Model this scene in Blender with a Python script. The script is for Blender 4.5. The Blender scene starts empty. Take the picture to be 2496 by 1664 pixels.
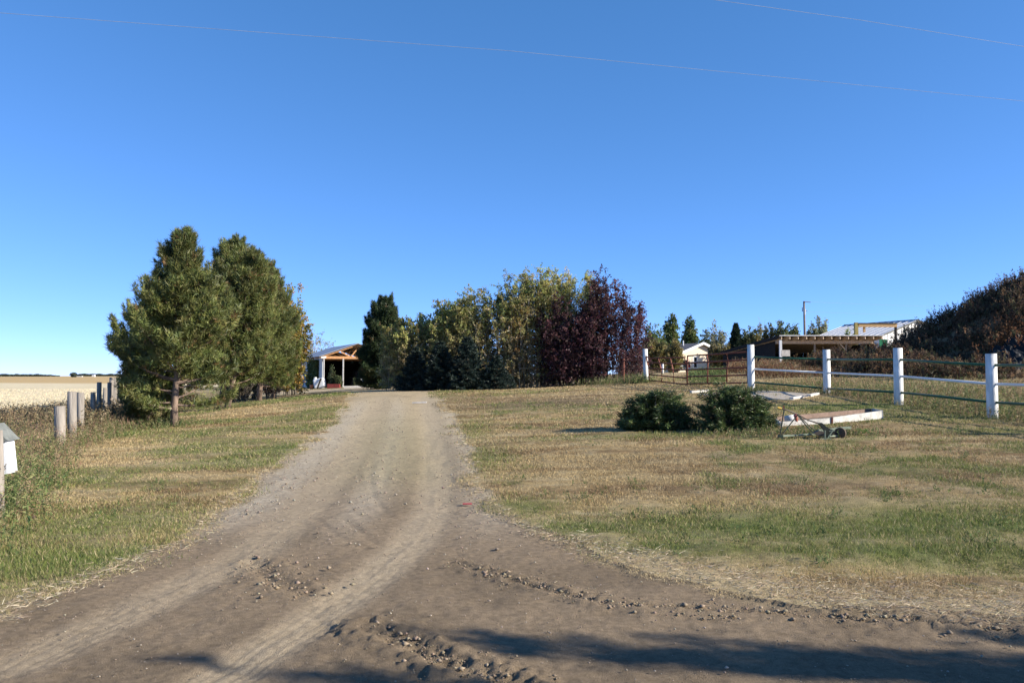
import bpy, math, random
import numpy as np
from mathutils import Vector

SC = bpy.context.scene
COL = SC.collection
R = math.radians

# ------------------------------------------------------------------ camera, sky, sun, exposure
W, H, FPX = 2496.0, 1664.0, 1997.0
CAM_Z, PITCH = 1.65, math.atan((917 - 832) / 1997.0)
cam_d = bpy.data.cameras.new("camera")
cam_d.sensor_width = 36.0
cam_d.lens = 36.0 * FPX / W
cam_d.clip_start, cam_d.clip_end = 0.1, 20000
cam = bpy.data.objects.new("camera", cam_d)
cam.location = (0, 0, CAM_Z)
cam.rotation_euler = (math.pi / 2 + PITCH, 0, 0)
COL.objects.link(cam)
SC.camera = cam

SUN_EL, SUN_AZ = 24.0, 103.0            # azimuth clockwise from +Y (the view direction)
world = bpy.data.worlds.new("World")
SC.world = world
world.use_nodes = True
wn = world.node_tree
sky = wn.nodes.new("ShaderNodeTexSky")
sky.sky_type = 'NISHITA'
sky.sun_disc = False
sky.sun_elevation = R(SUN_EL)
sky.sun_rotation = R(SUN_AZ)
sky.altitude = 2500
sky.air_density = 0.6
sky.dust_density = 0.0
sky.ozone_density = 6.0
bg = wn.nodes["Background"]
bg.inputs[1].default_value = 0.145
sep = wn.nodes.new("ShaderNodeSeparateColor")
cmb = wn.nodes.new("ShaderNodeCombineColor")
wn.links.new(sky.outputs[0], sep.inputs[0])
for ch, (pw, kk) in enumerate([(.92, .78), (.70, 1.06), (.72, 1.36)]):      # tone curve of the whole sky, channel by channel
    p_ = wn.nodes.new("ShaderNodeMath"); p_.operation = 'POWER'; p_.inputs[1].default_value = pw
    m_ = wn.nodes.new("ShaderNodeMath"); m_.operation = 'MULTIPLY'; m_.inputs[1].default_value = kk
    wn.links.new(sep.outputs[ch], p_.inputs[0]); wn.links.new(p_.outputs[0], m_.inputs[0]); wn.links.new(m_.outputs[0], cmb.inputs[ch])
wn.links.new(cmb.outputs[0], bg.inputs[0])
sun_d = bpy.data.lights.new("sun", 'SUN')
sun_d.energy = 5.0
sun_d.angle = R(0.5)
sun_d.color = (1.0, 0.92, 0.79)
sun = bpy.data.objects.new("sun", sun_d)
sun.rotation_euler = (0, R(90 - SUN_EL), R(90 - SUN_AZ))
COL.objects.link(sun)
SC.view_settings.view_transform = 'Standard'
SC.view_settings.look = 'None'
SC.view_settings.exposure = 1.0
SC.view_settings.gamma = 1.0
SC.view_settings.use_curve_mapping = False
SC.cycles.max_bounces = 12
SC.cycles.diffuse_bounces = 8
SC.cycles.transmission_bounces = 10
SC.cycles.transparent_max_bounces = 8

# ------------------------------------------------------------------ picking points of the place
cp, sp = math.cos(PITCH), math.sin(PITCH)


def at(u, v, y):
    """world point at forward distance y that the photograph shows at pixel (u, v)"""
    a = (u - W / 2) / FPX
    b = (H / 2 - v) / FPX
    dy = cp - b * sp
    dz = b * cp + sp
    return np.array([a / dy * y, y, CAM_Z + dz / dy * y])


def at_disp(u, v, y):
    return at(u * 1.06122, v * 1.06122, y)


# ------------------------------------------------------------------ noise
def _hash(ix, iy, seed):
    h = (ix.astype(np.int64) * 374761393 + iy.astype(np.int64) * 668265263 + seed * 974634777) & 0xFFFFFFFF
    h = ((h ^ (h >> 13)) * 1274126177) & 0xFFFFFFFF
    h = h ^ (h >> 16)
    return (h & 0xFFFFFF) / float(0xFFFFFF)


def vnoise(x, y, seed=0):
    x = np.asarray(x, float); y = np.asarray(y, float)
    ix = np.floor(x); iy = np.floor(y)
    fx = x - ix; fy = y - iy
    fx = fx * fx * (3 - 2 * fx); fy = fy * fy * (3 - 2 * fy)
    a = _hash(ix, iy, seed); b = _hash(ix + 1, iy, seed)
    c = _hash(ix, iy + 1, seed); d = _hash(ix + 1, iy + 1, seed)
    return a + (b - a) * fx + (c - a) * fy + (a - b - c + d) * fx * fy


def fbm(x, y, seed=0, octv=4, gain=0.5):
    s = 0; amp = 1; tot = 0
    for k in range(octv):
        s = s + amp * vnoise(x * 2 ** k + 17.3 * k, y * 2 ** k - 9.1 * k, seed + k)
        tot += amp; amp *= gain
    return s / tot


def sstep(a, b, x):
    t = np.clip((np.asarray(x, float) - a) / (b - a), 0, 1)
    return t * t * (3 - 2 * t)


# ------------------------------------------------------------------ terrain
CTRL = [(-3, -40, 0), (20, -40, 0), (-20, -40, 0), (0, 0, 0), (10, 0, 0), (-10, 0, 0), (0, 6, 0), (5, 6, 0), (-5, 6, 0),
        (-2.5, 12, .06), (-2.8, 16, .14), (-3.2, 20, .26), (-3.8, 25, .43), (-4.6, 30, .60), (-6, 38, .87), (-7.5, 44, .90),
        (-10, 52, .84), (-13, 62, .72), (-16, 80, .62), (-20, 95, .6), (-10, 80, .7), (-4, 60, .95),
        (-6.2, 10, 0), (-9.9, 18, 0), (-10.7, 21, 0), (-10.6, 25.6, .1), (-12, 36, .3), (-13.5, 28, -.05), (-13, 20, -.15),
        (-17, 45, -.05), (-20, 60, .0), (-25, 85, .2), (-18, 30, -.3), (-20, 20, -.3), (-30, 30, -.35), (-40, 60, -.35),
        (-60, 100, -.35), (-90, 60, -.35), (-90, 120, -.35), (-60, 160, -.3), (-120, 150, -.3), (-12, 10, -.1), (-20, 5, -.2), (-40, 5, -.3),
        (3, 8, .02), (7, 8, .03), (2, 10.2, .09), (6, 10.2, .12), (10, 9, .1), (3, 14, .27), (8, 14, .32), (14, 12, .3),
        (2, 18, .42), (5, 18, .50), (8, 18, .53), (11.7, 20, .61), (11.1, 23.5, .84), (11.15, 29, 1.01), (8.9, 30.5, 1.17), (12.6, 16, .5), (17, 14, .5),
        (2, 26, .7), (0, 34, .86), (3, 34, 1.02), (6.5, 39.5, 1.37), (3.7, 42, 1.17), (0, 44, .98), (-4.3, 46, .86),
        (15, 26, 1.15), (13, 45, 1.95), (18, 30, 1.4), (20, 60, 2.15), (28, 62, 2.2), (12, 60, 1.95), (15, 80, 2.0), (22, 100, 1.95), (40, 90, 2.3),
        (45, 40, 1.6), (40, 20, .8), (30, 10, .3), (5, 60, 1.4), (5, 90, 1.5), (60, 120, 2.2), (20, 150, 2.0), (-5, 150, 1.2), (90, 80, 2), (90, 20, 1), (60, 0, .3),
        (-20, 150, .5)]
CT = np.array(CTRL, float)


def _phi(r2):
    return 0.5 * r2 * np.log(r2 + 1e-9)


_n = len(CT)
_K = _phi(((CT[:, None, :2] - CT[None, :, :2]) ** 2).sum(-1)) + 6.0 * np.eye(_n)
_P = np.c_[np.ones(_n), CT[:, :2]]
_A = np.block([[_K, _P], [_P.T, np.zeros((3, 3))]])
_w = np.linalg.solve(_A, np.r_[CT[:, 2], 0, 0, 0])


def base_h(x, y):
    x = np.asarray(x, float); y = np.asarray(y, float)
    shp = x.shape
    xc = np.clip(x.ravel(), -110, 80); yc = np.clip(y.ravel(), -38, 150)
    out = np.empty(len(xc))
    for i in range(0, len(xc), 40000):
        a = xc[i:i + 40000]; b = yc[i:i + 40000]
        r2 = (a[:, None] - CT[:, 0]) ** 2 + (b[:, None] - CT[:, 1]) ** 2
        out[i:i + 40000] = _phi(r2) @ _w[:_n] + _w[_n] + _w[_n + 1] * a + _w[_n + 2] * b
    return out.reshape(shp)


def mound_h(x, y):
    m = np.interp(x, [15, 16.4, 17.5, 18.6, 19.2, 20.3, 21.1, 22.4, 23.9, 26, 28.5, 34, 46], [0, .2, .35, .48, .6, .85, 1.15, 2.0, 2.9, 4.0, 5.4, 5.6, 0])  # unseen peak at the right raised and steepened to shade the visible slope
    return m * np.exp(-(np.abs(np.asarray(y, float) - 42) / 7.0) ** 2.6)


def far_h(x, y):
    d = np.asarray(y, float)
    return sstep(250, 1400, d) * 2.2 + sstep(200, 700, d) * 0.5


def smooth_h(x, y):
    x = np.asarray(x, float); y = np.asarray(y, float)
    return base_h(x, y) + mound_h(x, y) + far_h(x, y) \
        - 0.13 * np.exp(-((y - 7.25) / .3) ** 2) * sstep(2.6, 4.2, x) * sstep(14, 9, x)


def zg(x, y):
    return float(smooth_h(np.array([x]), np.array([y]))[0])


_ys = np.exp(np.linspace(math.log(2.5), math.log(160), 900))


def ground(u, v):
    """first ground point behind pixel (u, v)"""
    p = at(u, v, 1.0) - np.array([0, 0, CAM_Z])
    xs = p[0] * _ys; zs = CAM_Z + p[2] * _ys
    g = smooth_h(xs, _ys)
    below = np.nonzero(zs <= g)[0]
    k = below[0] if len(below) else len(_ys) - 1
    return np.array([xs[k], _ys[k], g[k]])


def ground_disp(u, v):
    return ground(u * 1.06122, v * 1.06122)


def gpath(pts):
    return np.array([ground_disp(*p)[:2] for p in pts])


def dist_path(x, y, path):
    d = np.full(x.shape, 1e9); par = np.zeros(x.shape); acc = 0
    for a, b in zip(path[:-1], path[1:]):
        ab = b - a; L2 = (ab ** 2).sum() + 1e-12
        t = np.clip(((x - a[0]) * ab[0] + (y - a[1]) * ab[1]) / L2, 0, 1)
        dd = np.hypot(x - a[0] - t * ab[0], y - a[1] - t * ab[1])
        m = dd < d
        d = np.where(m, dd, d); par = np.where(m, acc + t * math.sqrt(L2), par)
        acc += math.sqrt(L2)
    return d, par


def in_poly(x, y, poly):
    c = np.zeros(x.shape, bool)
    q = np.roll(poly, 1, 0)
    for (x1, y1), (x2, y2) in zip(poly, q):
        m = ((y1 > y) != (y2 > y))
        xi = (x2 - x1) * (y - y1) / ((y2 - y1) if abs(y2 - y1) > 1e-12 else 1e-12) + x1
        c ^= m & (x < xi)
    return c


LEFT_EDGE = gpath([(0, 1420), (120, 1360), (250, 1315), (430, 1245), (500, 1170), (600, 1092), (700, 1020), (770, 960), (795, 925), (800, 912)])
RIGHT_EDGE = gpath([(1000, 910), (1035, 950), (1065, 1015), (1082, 1080), (1108, 1140), (1180, 1198), (1280, 1243), (1400, 1283),
                    (1560, 1325), (1750, 1365), (1950, 1395), (2352, 1425)])
BEYOND = np.array([(-8.6, 44), (-11.5, 52), (-16, 60), (-24, 66), (-24, 72), (-12, 70), (-7.0, 60), (-4.6, 46)])
DIRT = np.vstack([[(-60, 3.2), (-12, 4.2)], LEFT_EDGE, BEYOND, RIGHT_EDGE, [(14, 6.0), (60, 4.0), (60, -50), (-60, -50)]])
DIRT_EDGE = np.vstack([DIRT, DIRT[:1]])

TRACK_R = gpath([(500, 1560), (700, 1432), (860, 1320), (950, 1240), (1000, 1165), (1005, 1060), (990, 960), (975, 912)])
TRACK_L = gpath([(40, 1520), (300, 1400), (560, 1280), (700, 1170), (800, 1060), (865, 940), (875, 910)])
RIDGES = [(gpath([(585, 1288), (640, 1340), (712, 1362)]), .16, .035),
          (gpath([(840, 1440), (950, 1482), (1080, 1540), (1190, 1566)]), .15, .05),
          (gpath([(1040, 1290), (1200, 1338), (1400, 1385), (1700, 1402), (2000, 1420), (2340, 1440)]), .09, .03),
          (gpath([(1100, 1305), (1280, 1345), (1480, 1400), (1700, 1420)]), .05, .016),
          (gpath([(1900, 1392), (2100, 1425), (2345, 1450)]), .10, .03)]
GROOVES = [gpath([(858, 1040), (848, 1090), (858, 1140), (895, 1185)]), gpath([(905, 1000), (885, 1060), (880, 1120)]),
           gpath([(725, 1190), (790, 1240), (860, 1262)]), gpath([(1050, 1270), (1160, 1320), (1300, 1372)]),
           gpath([(790, 1190), (840, 1230), (870, 1250)])]
GREENS = [(ground_disp(*p)[:2], rx, ry, s) for p, rx, ry, s in [
    ((1850, 1215), 2.6, .9, .95), ((2250, 1200), 2.0, 1.0, .9), ((1600, 1262), 1.7, .45, .8), ((2050, 1268), 2.5, .5, .8), ((1330, 1215), .75, .5, .8),
    ((1480, 1255), .8, .3, .8), ((1200, 1165), .5, .6, .7), ((1110, 1050), .5, 1.6, .5), ((1090, 985), .5, 3, .35), ((120, 1290), 1.2, .8, .85), ((230, 1200), 1.1, 1.4, .6),
    ((380, 1200), .5, .9, .45), ((640, 1030), .6, 1.4, .75), ((700, 960), .6, 3, .4), ((240, 1000), 1.4, 1.6, .95), ((430, 1010), 1, 1, .3),
    ((1500, 1000), 2.4, .6, .5), ((1950, 935), 2.2, 1.6, .95), ((2050, 960), 2.5, 1.2, .6), ((1250, 935), 2, 2, .25), ((1850, 1022), .6, .3, .6), ((2180, 955), 2.2, 2, .5), ((2300, 990), 1.5, 1, .45),
    ((700, 912), 3.5, 2.6, .9), ((620, 1130), .4, .8, .4)]]
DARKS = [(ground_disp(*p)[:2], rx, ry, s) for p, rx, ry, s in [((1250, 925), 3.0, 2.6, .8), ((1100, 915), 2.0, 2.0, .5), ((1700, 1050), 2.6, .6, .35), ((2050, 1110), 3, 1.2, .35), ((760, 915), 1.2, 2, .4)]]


def fence_x(y):
    return np.interp(y, [0, 10, 18, 25, 36, 60, 90, 150], [-2.8, -6.2, -9.9, -11.8, -15.0, -22, -33, -55])


def mix(a, b, t):
    t = np.asarray(t)[..., None]
    return a * (1 - t) + b * t


def C(*v):
    return np.array(v, float)


def lawn_mix(x, y):
    """greenness, darkness, dryness at a lawn point"""
    n1 = fbm(x * .45, y * .45, 3, 4); n2 = fbm(x * 1.7, y * 1.7, 9, 3)
    g = sstep(.54, .78, .55 * n1 + .45 * n2) * .6
    for (c, rx, ry, s) in GREENS:
        e = np.exp(-(((x - c[0]) / rx) ** 2 + ((y - c[1]) / ry) ** 2))
        g = np.maximum(g, s * e * (.55 + .75 * n2))
    left = sstep(-1, -5, x)
    g = np.maximum(g, left * sstep(.40, .68, n1) * .45)
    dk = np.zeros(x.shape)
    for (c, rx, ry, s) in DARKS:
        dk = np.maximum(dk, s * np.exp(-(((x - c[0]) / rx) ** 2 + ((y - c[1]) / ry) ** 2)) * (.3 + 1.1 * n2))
    return np.clip(g, 0, 1), np.clip(dk, 0, 1)


STRAW, TAN, BROWN, GREEN, GREEN2, SOIL = C(.54, .43, .25), C(.43, .32, .16), C(.26, .175, .09), C(.155, .19, .052), C(.115, .155, .05), C(.17, .125, .085)


def edge_d(x, y):
    d, _ = dist_path(x, y, DIRT_EDGE)
    return d


def lawn_color(x, y, ed):
    g, dk = lawn_mix(x, y)
    n = fbm(x * .8, y * 1.6, 21, 4); n3 = fbm(x * 5, y * 5, 33, 2)
    n4 = fbm(x * .28 + y * .1, y * 2.3, 77, 3)
    c = mix(mix(TAN, BROWN, np.clip(sstep(.45, .75, n) + .6 * sstep(.5, .72, n4), 0, 1)), STRAW * .95, np.clip(sstep(.52, .8, n3) * .5 + .5 * sstep(.5, .3, n4), 0, 1))
    c = mix(c, mix(GREEN, GREEN2, sstep(.3, .7, n3)), g)
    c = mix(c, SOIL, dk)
    right = sstep(.2, 1.2, x)
    w = np.interp(y, [0, 6, 8, 12, 30], [1.0, 1.0, .65, .35, .3]) * (.35 + .9 * n)
    dry = np.exp(-(ed / (w * (.35 + .65 * right))) ** 2) * (.45 + .5 * right)
    c = mix(c, STRAW, np.clip(dry, 0, 1))
    return c, g * (1 - dry), dry


# ------------------------------------------------------------------ materials
MATS = {}


def new_mat(name):
    m = bpy.data.materials.new(name)
    m.use_nodes = True
    return m, m.node_tree, m.node_tree.nodes["Principled BSDF"]


def mat(name, col, rough=.7, var=.25, scale=6.0, metal=0.0, bump=0.0, bscale=30.0, spec=.3, col2=None, stretch=(1, 1, 1), detail=5):
    if name in MATS:
        return MATS[name]
    m, nt, b = new_mat(name)
    tc = nt.nodes.new("ShaderNodeTexCoord")
    mp = nt.nodes.new("ShaderNodeMapping"); mp.inputs['Scale'].default_value = stretch
    nt.links.new(tc.outputs['Object'], mp.inputs[0])
    nz = nt.nodes.new("ShaderNodeTexNoise")
    nz.inputs['Scale'].default_value = scale; nz.inputs['Detail'].default_value = detail
    nz.inputs['Roughness'].default_value = .65
    nt.links.new(mp.outputs[0], nz.inputs[0])
    rp = nt.nodes.new("ShaderNodeValToRGB")
    c2 = col2 if col2 else tuple(c * (1 - var) for c in col)
    rp.color_ramp.elements[0].position = .32; rp.color_ramp.elements[1].position = .68
    rp.color_ramp.elements[0].color = (*c2, 1)
    rp.color_ramp.elements[1].color = (*(min(1, c * (1 + var * .4)) for c in col), 1)
    nt.links.new(nz.outputs[0], rp.inputs[0])
    nt.links.new(rp.outputs[0], b.inputs['Base Color'])
    b.inputs['Roughness'].default_value = rough
    b.inputs['Metallic'].default_value = metal
    b.inputs['Specular IOR Level'].default_value = spec
    if bump:
        n2 = nt.nodes.new("ShaderNodeTexNoise"); n2.inputs['Scale'].default_value = bscale; n2.inputs['Detail'].default_value = 6
        nt.links.new(mp.outputs[0], n2.inputs[0])
        bp = nt.nodes.new("ShaderNodeBump"); bp.inputs['Strength'].default_value = bump; bp.inputs['Distance'].default_value = .02
        nt.links.new(n2.outputs[0], bp.inputs['Height'])
        nt.links.new(bp.outputs[0], b.inputs['Normal'])
    MATS[name] = m
    return m


def leaf_mat(name, transl=.35, rough=.6, spec=.25):
    """per-leaf colour attribute, some light passing through"""
    if name in MATS:
        return MATS[name]
    m, nt, b = new_mat(name)
    at_ = nt.nodes.new("ShaderNodeAttribute"); at_.attribute_name = "tint"
    nt.links.new(at_.outputs['Color'], b.inputs['Base Color'])
    b.inputs['Roughness'].default_value = rough
    b.inputs['Specular IOR Level'].default_value = spec
    if transl > 0:
        tr = nt.nodes.new("ShaderNodeBsdfTranslucent")
        nt.links.new(at_.outputs['Color'], tr.inputs['Color'])
        mx = nt.nodes.new("ShaderNodeMixShader"); mx.inputs[0].default_value = transl
        nt.links.new(b.outputs[0], mx.inputs[1]); nt.links.new(tr.outputs[0], mx.inputs[2])
        nt.links.new(mx.outputs[0], nt.nodes["Material Output"].inputs['Surface'])
    MATS[name] = m
    return m


def ground_mat(name, fine, coarse, bump, var=.35, dist=.03):
    m, nt, b = new_mat(name)
    at_ = nt.nodes.new("ShaderNodeAttribute"); at_.attribute_name = "tint"
    geo = nt.nodes.new("ShaderNodeNewGeometry")
    n1 = nt.nodes.new("ShaderNodeTexNoise"); n1.inputs['Scale'].default_value = fine; n1.inputs['Detail'].default_value = 8; n1.inputs['Roughness'].default_value = .7
    n2 = nt.nodes.new("ShaderNodeTexNoise"); n2.inputs['Scale'].default_value = coarse; n2.inputs['Detail'].default_value = 6; n2.inputs['Roughness'].default_value = .6
    nt.links.new(geo.outputs['Position'], n1.inputs[0]); nt.links.new(geo.outputs['Position'], n2.inputs[0])
    ad = nt.nodes.new("ShaderNodeMath"); ad.operation = 'ADD'
    nt.links.new(n1.outputs[0], ad.inputs[0]); nt.links.new(n2.outputs[0], ad.inputs[1])
    mr = nt.nodes.new("ShaderNodeMapRange"); mr.inputs['From Min'].default_value = .65; mr.inputs['From Max'].default_value = 1.35
    mr.inputs['To Min'].default_value = 1 - var; mr.inputs['To Max'].default_value = 1 + var
    nt.links.new(ad.outputs[0], mr.inputs[0])
    vm = nt.nodes.new("ShaderNodeVectorMath"); vm.operation = 'SCALE'
    nt.links.new(at_.outputs['Color'], vm.inputs[0]); nt.links.new(mr.outputs[0], vm.inputs['Scale'])
    nt.links.new(vm.outputs[0], b.inputs['Base Color'])
    b.inputs['Roughness'].default_value = .95; b.inputs['Specular IOR Level'].default_value = .1
    bp = nt.nodes.new("ShaderNodeBump"); bp.inputs['Strength'].default_value = bump; bp.inputs['Distance'].default_value = dist
    nt.links.new(n1.outputs[0], bp.inputs['Height'])
    nt.links.new(bp.outputs[0], b.inputs['Normal'])
    return m


# ------------------------------------------------------------------ object helpers
def tag(o, label=None, cat=None, group=None, kind=None):
    if label: o['label'] = label
    if cat: o['category'] = cat
    if group: o['group'] = group
    if kind: o['kind'] = kind
    return o


def thing(name, loc, label, cat, group=None, rz=0):
    o = bpy.data.objects.new(name, None)
    o.empty_display_size = .2
    o.location = loc
    o.rotation_euler = (0, 0, rz)
    COL.objects.link(o)
    return tag(o, label, cat, group)


def np_obj(name, V, F, m, parent=None, tint=None, off=None, smooth=False, kind=None, label=None):
    """mesh from arrays; F is (n,3) or (n,4); tint is per vertex (n,3)"""
    V = np.asarray(V, float)
    if off is not None:
        V = V - np.asarray(off, float)
    me = bpy.data.meshes.new(name)
    F = np.asarray(F, np.int32)
    k = F.shape[1]
    me.vertices.add(len(V)); me.vertices.foreach_set("co", V.astype(np.float32).ravel())
    me.loops.add(F.size); me.loops.foreach_set("vertex_index", F.ravel())
    me.polygons.add(len(F)); me.polygons.foreach_set("loop_start", np.arange(0, F.size, k, dtype=np.int32))
    if smooth:
        me.polygons.foreach_set("use_smooth", np.ones(len(F), bool))
    me.update(calc_edges=True)
    if tint is not None:
        ca = me.color_attributes.new("tint", 'FLOAT_COLOR', 'POINT')
        t4 = np.ones((len(V), 4), np.float32); t4[:, :3] = np.clip(tint, 0, 1)
        ca.data.foreach_set("color", t4.ravel())
    me.materials.append(m)
    o = bpy.data.objects.new(name, me)
    COL.objects.link(o)
    if parent: o.parent = parent
    if kind: o['kind'] = kind
    if label: o['label'] = label
    return o


class MB:
    """collects boxes, bars, tubes and prisms; build() links them as one mesh"""

    def __init__(s):
        s.v = []; s.f = []

    def add(s, vs, fs):
        n = len(s.v)
        s.v += [tuple(map(float, p)) for p in vs]
        s.f += [tuple(i + n for i in f) for f in fs]
        return s

    def box(s, c, size, rz=0.0, ax=None):
        """box centred at c; ax = three unit axes overriding rz"""
        if ax is None:
            ax = [np.array([math.cos(rz), math.sin(rz), 0]), np.array([-math.sin(rz), math.cos(rz), 0]), np.array([0, 0, 1.0])]
        hx, hy, hz = [k / 2 for k in size]
        c = np.asarray(c, float)
        vs = [c + ax[0] * a * hx + ax[1] * b * hy + ax[2] * d * hz for d in (-1, 1) for b in (-1, 1) for a in (-1, 1)]
        return s.add(vs, [(0, 2, 3, 1), (4, 5, 7, 6), (0, 1, 5, 4), (2, 6, 7, 3), (0, 4, 6, 2), (1, 3, 7, 5)])

    def bar(s, a, b, w, h, up=(0, 0, 1)):
        a = np.asarray(a, float); b = np.asarray(b, float)
        d = b - a; L = np.linalg.norm(d); d = d / L
        up = np.asarray(up, float)
        sd = np.cross(up, d)
        if np.linalg.norm(sd) < 1e-4: sd = np.cross((1, 0, 0), d)
        sd = sd / np.linalg.norm(sd); u2 = np.cross(d, sd)
        return s.box((a + b) / 2, (L, w, h), ax=[d, sd, u2])

    def tube(s, pts, rad, n=8, cap=True):
        pts = [np.asarray(p, float) for p in pts]
        rad = [rad] * len(pts) if np.isscalar(rad) else rad
        rings = []
        vs = []; fs = []
        for i, p in enumerate(pts):
            t = pts[min(i + 1, len(pts) - 1)] - pts[max(i - 1, 0)]
            t = t / (np.linalg.norm(t) + 1e-9)
            a = np.cross(t, (0, 0, 1)) if abs(t[2]) < .95 else np.cross(t, (0, 1, 0))
            a = a / np.linalg.norm(a); b = np.cross(t, a)
            for k in range(n):
                q = 2 * math.pi * k / n
                vs.append(p + rad[i] * (a * math.cos(q) + b * math.sin(q)))
        for i in range(len(pts) - 1):
            for k in range(n):
                k2 = (k + 1) % n
                fs.append((i * n + k, i * n + k2, (i + 1) * n + k2, (i + 1) * n + k))
        if cap:
            fs.append(tuple(range(n))[::-1]); fs.append(tuple((len(pts) - 1) * n + k for k in range(n)))
        return s.add(vs, fs)

    def prism(s, poly, vec):
        """closed polygon (3-D points) extruded by vec"""
        poly = [np.asarray(p, float) for p in poly]; vec = np.asarray(vec, float); n = len(poly)
        vs = poly + [p + vec for p in poly]
        fs = [tuple(range(n))[::-1], tuple(range(n, 2 * n))] + [(i, (i + 1) % n, n + (i + 1) % n, n + i) for i in range(n)]
        return s.add(vs, fs)

    def build(s, name, m, parent=None, off=None, smooth=False, label=None, bevel=0.0):
        off = np.zeros(3) if off is None else np.asarray(off, float)
        if parent is not None and off is not None and not np.any(off):
            off = np.array(parent.location) if parent.parent is None else np.array(parent.parent.location)
        me = bpy.data.meshes.new(name)
        me.from_pydata([tuple(np.asarray(p) - off) for p in s.v], [], s.f)
        me.materials.append(m)
        if smooth:
            for p in me.polygons: p.use_smooth = len(p.vertices) == 4
        me.update()
        o = bpy.data.objects.new(name, me)
        COL.objects.link(o)
        if parent: o.parent = parent
        if label: o['label'] = label
        if bevel:
            bv = o.modifiers.new("bevel", 'BEVEL'); bv.width = bevel; bv.segments = 2; bv.limit_method = 'ANGLE'
        return o


def unit(a):
    return a / (np.linalg.norm(a, axis=-1, keepdims=True) + 1e-9)


def rvec(rng, n):
    return unit(rng.normal(size=(n, 3)))


def leaf_quads(P, size, rng, flat=0.0, slim=.42):
    """one small folded rhombus per leaf"""
    n = len(P)
    a = rvec(rng, n); a[:, 2] -= flat; a = unit(a)
    b = unit(np.cross(a, rvec(rng, n)))
    s = np.broadcast_to(size, (n,))[:, None]
    V = np.stack([P - a * s * .5, P + b * s * slim, P + a * s * .5, P - b * s * slim], 1).reshape(-1, 3)
    F = np.arange(n * 4).reshape(n, 4)
    return V, F


def spikes(A, D, L, Wd, rng):
    """thin triangles from A along D"""
    n = len(A)
    sd = unit(np.cross(D, rvec(rng, n)))
    w = np.broadcast_to(Wd, (n,))[:, None]; l = np.broadcast_to(L, (n,))[:, None]
    V = np.stack([A - sd * w * .5, A + sd * w * .5, A + D * l], 1).reshape(-1, 3)
    return V, np.arange(n * 3).reshape(n, 3)


def tubes_np(P, Rd, sides=4):
    """P (M,K,3) paths, Rd (M,K) radii"""
    M, K, _ = P.shape
    t = np.gradient(P, axis=1); t = unit(t)
    ref = np.broadcast_to(np.array([.31, .95, .07]), t.shape)
    a = unit(np.cross(t, ref)); b = np.cross(t, a)
    ang = np.arange(sides) * 2 * math.pi / sides
    V = P[:, :, None, :] + Rd[:, :, None, None] * (a[:, :, None, :] * np.cos(ang)[None, None, :, None] + b[:, :, None, :] * np.sin(ang)[None, None, :, None])
    idx = np.arange(M * K * sides).reshape(M, K, sides)
    i0 = idx[:, :-1, :]; i1 = idx[:, 1:, :]
    F = np.stack([i0, np.roll(i0, -1, 2), np.roll(i1, -1, 2), i1], -1).reshape(-1, 4)
    return V.reshape(-1, 3), F


def clump(P, sc, seed, lo=.68, hi=1.35):
    """lighter and darker clumps of foliage (leaf age), one factor per point"""
    q = .5 * vnoise(P[:, 0] * sc + P[:, 2] * sc * .7, P[:, 1] * sc - P[:, 2] * sc * .6, seed) + .5 * vnoise(P[:, 0] * sc * 2.1 - P[:, 2] * sc * 1.3, P[:, 2] * sc * 2.3, seed + 1)
    return (lo + (hi - lo) * sstep(.22, .78, q))[:, None]


def pick(rng, pal, n, jit=.18):
    pal = np.array(pal, float)
    k = rng.integers(0, len(pal), n)
    return pal[k] * (1 + rng.uniform(-jit, jit, (n, 1))) * (1 + rng.uniform(-.06, .06, (n, 3)))


# ------------------------------------------------------------------ GROUND
def lin(a, b, step):
    return np.arange(a, b, step)


ylist = list(-np.exp(np.linspace(math.log(60), math.log(1.0), 22))) + list(lin(-.5, 3.2, .35))
y = 3.3
while y < 24: ylist.append(y); y += .0052 * y
while y < 70: ylist.append(y); y += .011 * y
while y < 160: ylist.append(y); y += .03 * y
while y < 14000: ylist.append(y); y += .10 * y
YR = np.array(ylist)
TC = np.r_[-3.0, -2.2, -1.6, -1.2, np.arange(-.95, -.70, .03), np.arange(-.70, .70, .0036), np.arange(.70, .96, .03), 1.2, 1.6, 2.2, 3.0]
WY = np.sqrt(YR ** 2 + 3.0 ** 2)
GX = WY[:, None] * TC[None, :]
GY = np.repeat(YR[:, None], len(TC), 1)
gx, gy = GX.ravel(), GY.ravel()
gz = smooth_h(gx, gy)
ed = np.full(gx.shape, 9.0)
nearm = (gy < 90) & (np.abs(gx) < 60)
ed[nearm] = edge_d(gx[nearm], gy[nearm])
inside = np.zeros(gx.shape, bool); inside[nearm] = in_poly(gx[nearm], gy[nearm], DIRT)
sd_ = np.where(inside, -ed, ed) + (fbm(gx * 1.1, gy * 1.1, 5, 4) - .5) * np.interp(gy, [0, 8, 40], [.5, .7, 1.4])
field_edge = fence_x(gy) - np.interp(gy, [0, 20, 30, 60], [2.6, 4.2, 5.5, 4.0])
isfield = (gx < field_edge) | (gy > 150) & (gx < -20)
ismound = mound_h(gx, gy) > .12
isdirt = (sd_ < 0) & ~isfield

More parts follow.
